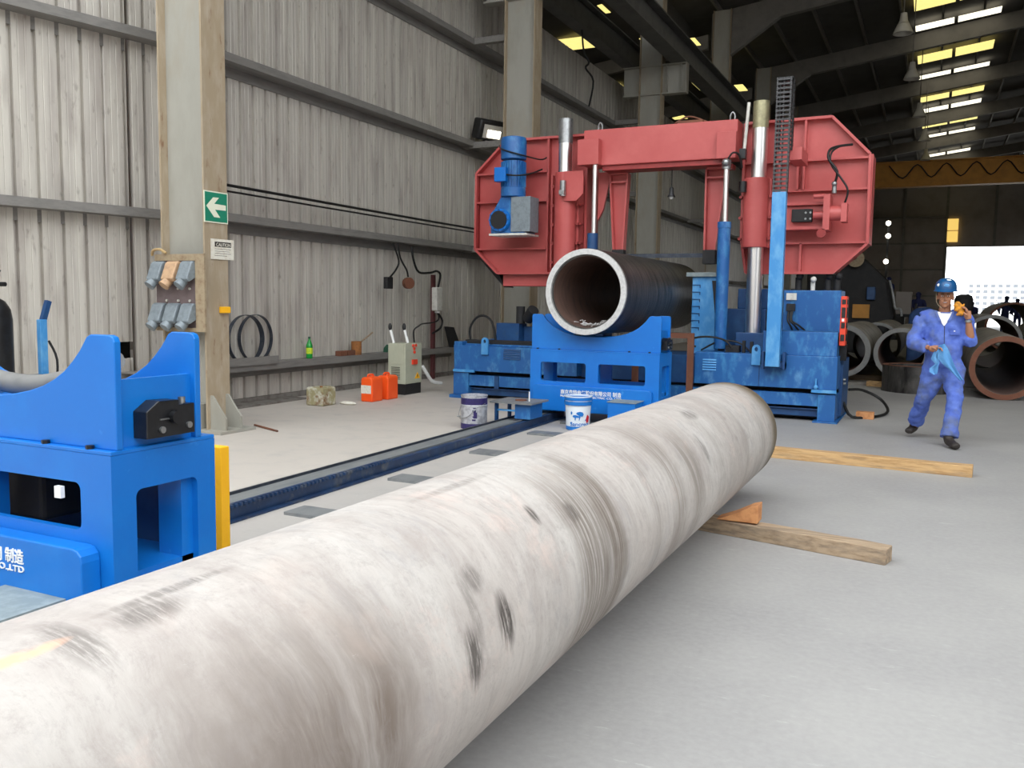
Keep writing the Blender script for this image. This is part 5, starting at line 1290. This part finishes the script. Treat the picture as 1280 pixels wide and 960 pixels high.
body = [
    [(*HC, .05), (.10, YB, 1.47, .056, .056), (.103, YB+.01, 1.40, .07, .06), (.104, YB+.01, 1.32, .13, .09), (.107, YB, 1.15, .13, .09), (.115, YB, .98, .125, .09), (.12, YB, .88, .135, .09)],
    [(.10, YB+.01, 1.36, .05), (shL[0]+.02, shL[1], 1.345, .045), (*elL, .042), (*wrL, .026)],
    [(.10, YB+.01, 1.36, .05), (shR[0]-.02, shR[1], 1.35, .045), (*elR, .042), (.352, YB-.07, 1.22, .042), (*wrR, .028)],
    [(*hipL, .085), (*kneeL, .055), (*ankL, .036)], [(*hipR, .085), (*kneeR, .055), (*ankR, .036)],
]
body += hand(.025, YB-.235, 1.035, (1, -.25, .05), (0, -.35, -1), 1.05, 1, .75)
body += hand(.322, YB-.125, 1.405, (-.25, -.05, 1), (-1, .1, .1), 1.05, -1, .75)
bme = skin(body, .0065, [hd], 2)
bobj = link_world('body', bme, 'skin', wk)
# face details
fc = MB()
for s_ in (-1, 1): fc.ball(HC + Vector((s_*.029, -.0795, .014)), .0135, .006, .0055, 10)
fc.build('eyes', 'white', wk)
fc = MB()
for s_ in (-1, 1): fc.ball(HC + Vector((s_*.029, -.0845, .014)), .0058, .004, .0055, 8)
fc.build('pupils', 'hair', wk)
fc = MB()
for s_ in (-1, 1): fc.beam(HC + Vector((s_*.014, -.0875, .034)), HC + Vector((s_*.045, -.078, .034)), .008, .007)
fc.build('eyebrows', 'hair', wk)
fc = MB().ball(HC + Vector((0, -.080, -.055)), .026, .008, .0075, 12); fc.build('mouth', 'lips', wk)
MB().ball(HC + Vector((0, -.0865, -.053)), .018, .004, .003, 10).build('teeth', 'white', wk)
hr_ = MB().ball(HC + Vector((0, .03, .03)), .083, .085, .085, 20); hr_.build('hair', 'hair', wk)
# coverall
cov = [
    [(.103, YB+.01, 1.425, .085, .08), (.104, YB+.01, 1.375, .17, .11), (.106, YB+.005, 1.25, .195, .125), (.112, YB, 1.10, .190, .125), (.118, YB, .98, .185, .13), (.12, YB, .86, .185, .14), (.122, YB, .79, .16, .12)],
    [(.04, YB+.01, 1.36, .085), (shL[0]+.03, shL[1], 1.355, .105), (shL[0]-.03, shL[1], 1.33, .092), ((shL[0]+elL[0])/2-.012, YB, 1.24, .078), (*elL, .080), ((elL[0]*.45+wrL[0]*.55), YB-.13, 1.055, .076, .07), (wrL[0]-.015, YB-.195, 1.045, .052)],
    [(.16, YB+.01, 1.37, .085), (shR[0]-.03, shR[1], 1.36, .100), (shR[0]+.025, shR[1], 1.335, .086), ((shR[0]+elR[0])/2+.012, YB-.01, 1.25, .073), (elR[0], elR[1], elR[2]-.005, .074), (.358, YB-.05, 1.165, .068)],
    [(.05, YB, .90, .11), (.030, YB+.01, .78, .122), (.005, YB+.02, .64, .108), (*kneeL, .092), (-.09, YB+.20, .31, .085), (-.125, YB+.31, .17, .088)],
    [(.20, YB, .90, .11), (.215, YB-.03, .78, .120), (.235, YB-.10, .64, .100), (*kneeR, .084), (.228, YB-.24, .28, .080), (.216, YB-.30, .10, .094)],
]
cme = skin(cov, .012, None, 5, disp=.045)
cobj = link_world('coverall', cme.copy(), 'coverall', wk)
# white shirt in the open neck, zip, pockets, laid on the coverall
vn = []
for j in range(9):
    z_ = 1.43 - j*.0185; hw_ = .072*(1 - j/8)**.8 + .004
    vn.append([(.104 + hw_*(i/4-1), z_) for i in range(9)])
conform(cme, [vn], 'shirt', 'white', wk, .006)
conform(cme, [[[(.106+.001*j, 1.28-.03*j), (.112+.001*j, 1.28-.03*j)] for j in range(12)]], 'zip', 'ink', wk, .005)
conform(cme, [[[(x_, z_) for x_ in (.165, .19, .215, .24, .265)] for z_ in (1.235, 1.21, 1.185)]], 'pocket_flap', 'coverall', wk, .012)
conform(cme, [[[(.20, 1.232), (.215, 1.232)], [(.20, 1.222), (.215, 1.222)]]], 'button', 'white', wk, .018)
col_ = []
for s_ in (-1, 1):
    col_.append([[(.104 + s_*(.072*(1-j/8)**.8+.004 + w_), 1.44 - j*.0185) for w_ in (0, .012, .026)] for j in range(7)])
for c_ in col_: conform(cme, [c_], 'collar', 'coverall', wk, .015)
# boots
def boot(ax, ay, az, yaw, name='boot'):
    c = Vector((ax, ay, 0)); f_ = Vector((math.sin(yaw), -math.cos(yaw), 0)); s__ = Vector((f_.y, -f_.x, 0))
    ch = [[(*(c - f_*.045 + Vector((0, 0, az+.05))), .05), (*(c - f_*.03 + Vector((0, 0, az-.02))), .05, .055), (*(c + f_*.05 + Vector((0, 0, az-.045))), .048, .042), (*(c + f_*.15 + Vector((0, 0, az-.055))), .048, .036), (*(c + f_*.185 + Vector((0, 0, az-.06))), .036, .026)]]
    mb_ = skin(ch, .009, None, 3)
    return mb_
link_world('boot', boot(.222, YB-.36, .098, .35), 'boot', wk)
bt = boot(-.145, YB+.37, .13, -.25); link_world('boot', bt, 'boot', wk)
# helmet
hc = HC + Vector((0, .0, .075)); pr = []
hl_ = MB(); vs = []; n = 32
prof = [(1.0, 0), (1.0, .03), (.96, .06), (.86, .09), (.70, .112), (.48, .126), (.24, .133), (.02, .135)]
for r_, h_ in prof:
    for i in range(n): a = 2*PI*i/n; vs.append(hc + Vector((.108*r_*math.cos(a), .128*r_*math.sin(a), h_)))
hl_.add(vs, [(j*n+i, j*n+(i+1) % n, (j+1)*n+(i+1) % n, (j+1)*n+i) for j in range(len(prof)-1) for i in range(n)] + [list(range(n))])
hm = hl_.build('helmet', 'helmet_blue', wk)
vs = []
for rr, dz in ((1.0, 0), (1.12, -.006), (1.12, -.002), (1.0, .006)):
    for i in range(n):
        a = 2*PI*i/n; ext = .045*max(0, -math.sin(a))**2 if rr > 1 else 0
        vs.append(hc + Vector((.108*rr*math.cos(a), (.128*rr+ext)*math.sin(a), dz - (ext*.35))))
MB().add(vs, [(j*n+i, j*n+(i+1) % n, ((j+1) % 4)*n+(i+1) % n, ((j+1) % 4)*n+i) for j in range(4) for i in range(n)]).build('brim', 'helmet_blue', hm)
MB().ball(hc + Vector((.005, -.115, .05)), .030, .014, .022, 12).build('badge', 'cloth_blue', hm)
MB().ball(hc + Vector((-.072, -.082, .055)), .016, .016, .018, 10).build('sticker', 'white', hm)
MB().ball(hc + Vector((.02, -.075, .108)), .032, .02, .012, 10).build('sticker', 'white', hm)
MB().tube([hc + Vector((-.09, -.02, 0)), HC + Vector((-.082, -.03, -.05)), HC + Vector((-.03, -.05, -.115))], .004, 6).build('chin_strap', 'board_edge', hm)
# watch, glove/phone at the ear and the cloth in the other hand
MB().lathe([(.030, -.012), (.036, -.012), (.036, .012), (.030, .012)], (.334, YB-.10, 1.335)).build('wrist_watch', 'steel', wk)
gl = skin([[(.282, YB-.11, 1.40, .026, .034), (.262, YB-.10, 1.435, .040, .032), (.238, YB-.09, 1.475, .042, .030), (.222, YB-.08, 1.515, .034, .026), (.215, YB-.07, 1.54, .020, .018)], [(.26, YB-.12, 1.42, .022), (.235, YB-.14, 1.405, .018), (.213, YB-.145, 1.40, .013)], [(.235, YB-.12, 1.46, .020), (.208, YB-.13, 1.452, .016), (.19, YB-.13, 1.445, .011)], [(.225, YB-.10, 1.50, .018), (.198, YB-.10, 1.50, .014), (.182, YB-.10, 1.495, .010)], [(.262, YB-.10, 1.48, .018), (.277, YB-.1, 1.50, .013), (.283, YB-.1, 1.52, .009)]], .007, None, 2)
gl.materials.clear()
tag(link('work_glove', gl, 'glove_yellow', None, 80), 'yellow work glove held up to the worker\'s ear', 'glove')
cl = MB(); vs = []; fs = []
for ribs, fold in (([(.095, 1.085, .045), (.10, 1.03, .10), (.12, .96, .12), (.155, .90, .10), (.20, .84, .065), (.25, .775, .045), (.30, .715, .03)], 9), ([(.075, 1.07, .04), (.05, 1.0, .07), (.03, .94, .07), (.06, .88, .04), (.03, .84, .085), (.03, .80, .08), (.05, .765, .03)], 7)):
    o_ = len(vs); nc = 7
    for j, (x_, z_, w_) in enumerate(ribs):
        for i in range(nc):
            u = i/(nc-1) - .5
            vs.append((x_ + u*w_, YB - .262 - .016*math.sin(u*fold + j*.9) - (.012 if fold == 9 else -.004), z_ + u*w_*.35))
    m_ = len(ribs); k0 = len(vs); vs += [(a, b+.006, c) for a, b, c in vs[o_:]]
    for j in range(m_-1):
        for i in range(nc-1):
            q = (o_+j*nc+i, o_+j*nc+i+1, o_+(j+1)*nc+i+1, o_+(j+1)*nc+i); fs += [q, tuple(k-o_+k0 for k in q[::-1])]
tag(cl.add(vs, fs).build('blue_cloth', 'cloth_blue', smooth=80), 'light blue cloth hanging from the worker\'s hand', 'cloth')

# distant workers: one figure posed in a few ways
def figure(x, y, z, label, h=1.74, lean=0.0, m='coverall_dark'):
    t = thing('person', label, 'person', (x, y, z)); k = h/1.74
    V = lambda a, b, c, *r: (x+a*k, y+b*k, z+c*k, *[q*k for q in r])
    hd_ = MB().ball((x+lean, y, z+1.6*k), .10*k, .11*k, .125*k, 14)
    bdy = [[V(lean, 0, 1.56, .07), V(lean*.9, 0, 1.48, .08), V(lean*.6, 0, 1.4, .17, .11), V(lean*.3, 0, 1.15, .16, .11), V(0, 0, .95, .16, .12), V(0, 0, .85, .15, .11)]]
    for s_ in (-1, 1):
        bdy.append([V(lean*.6+s_*.1, 0, 1.4, .06), V(lean*.6+s_*.21, 0, 1.36, .08), V(s_*.27, -.03, 1.1, .065), V(s_*.22, -.12, .88, .045)])
        bdy.append([V(s_*.09, 0, .88, .09), V(s_*.11, -.03, .5, .07), V(s_*.12, s_*.1, .10, .05), V(s_*.12, s_*.1-.12, .04, .04)])
    me_ = skin(bdy, .03, [hd_], 2); link_world('body', me_, m, t)
    MB().lathe([(.11*k, 0), (.105*k, .05*k), (.07*k, .1*k), (.01, .125*k)], (x+lean, y, z+1.64*k), n=16).build('helmet', 'coverall_dark', t)
    return t
figure(-2.05, 44, 1.1, 'distant worker in dark blue on a raised deck under the lights', 1.75, .1)
tag(MB().box(-3.2, -1.2, 43.4, 44.6, 0, 1.1).build('raised_deck', 'machine_black', smooth=0), 'dark raised deck far back beside the light mast', 'deck')
figure(-.62, 40, .35, 'distant worker in dark clothes before the far wall', 1.75)
tag(MB().box(-1.1, -.1, 39.6, 40.4, 0, .35).build('low_step', 'machine_black', smooth=0), 'low dark step under the distant standing worker', 'step')
figure(3.18, 50, .3, 'dark figure seen through the doorway, left of two standing together', 1.8, .04)
figure(3.75, 50.3, .3, 'dark figure seen through the doorway, right of two standing together', 1.68, -.03)
figure(1.72, 49.8, .3, 'small dark figure just right of the worker\'s raised arm', 1.5)
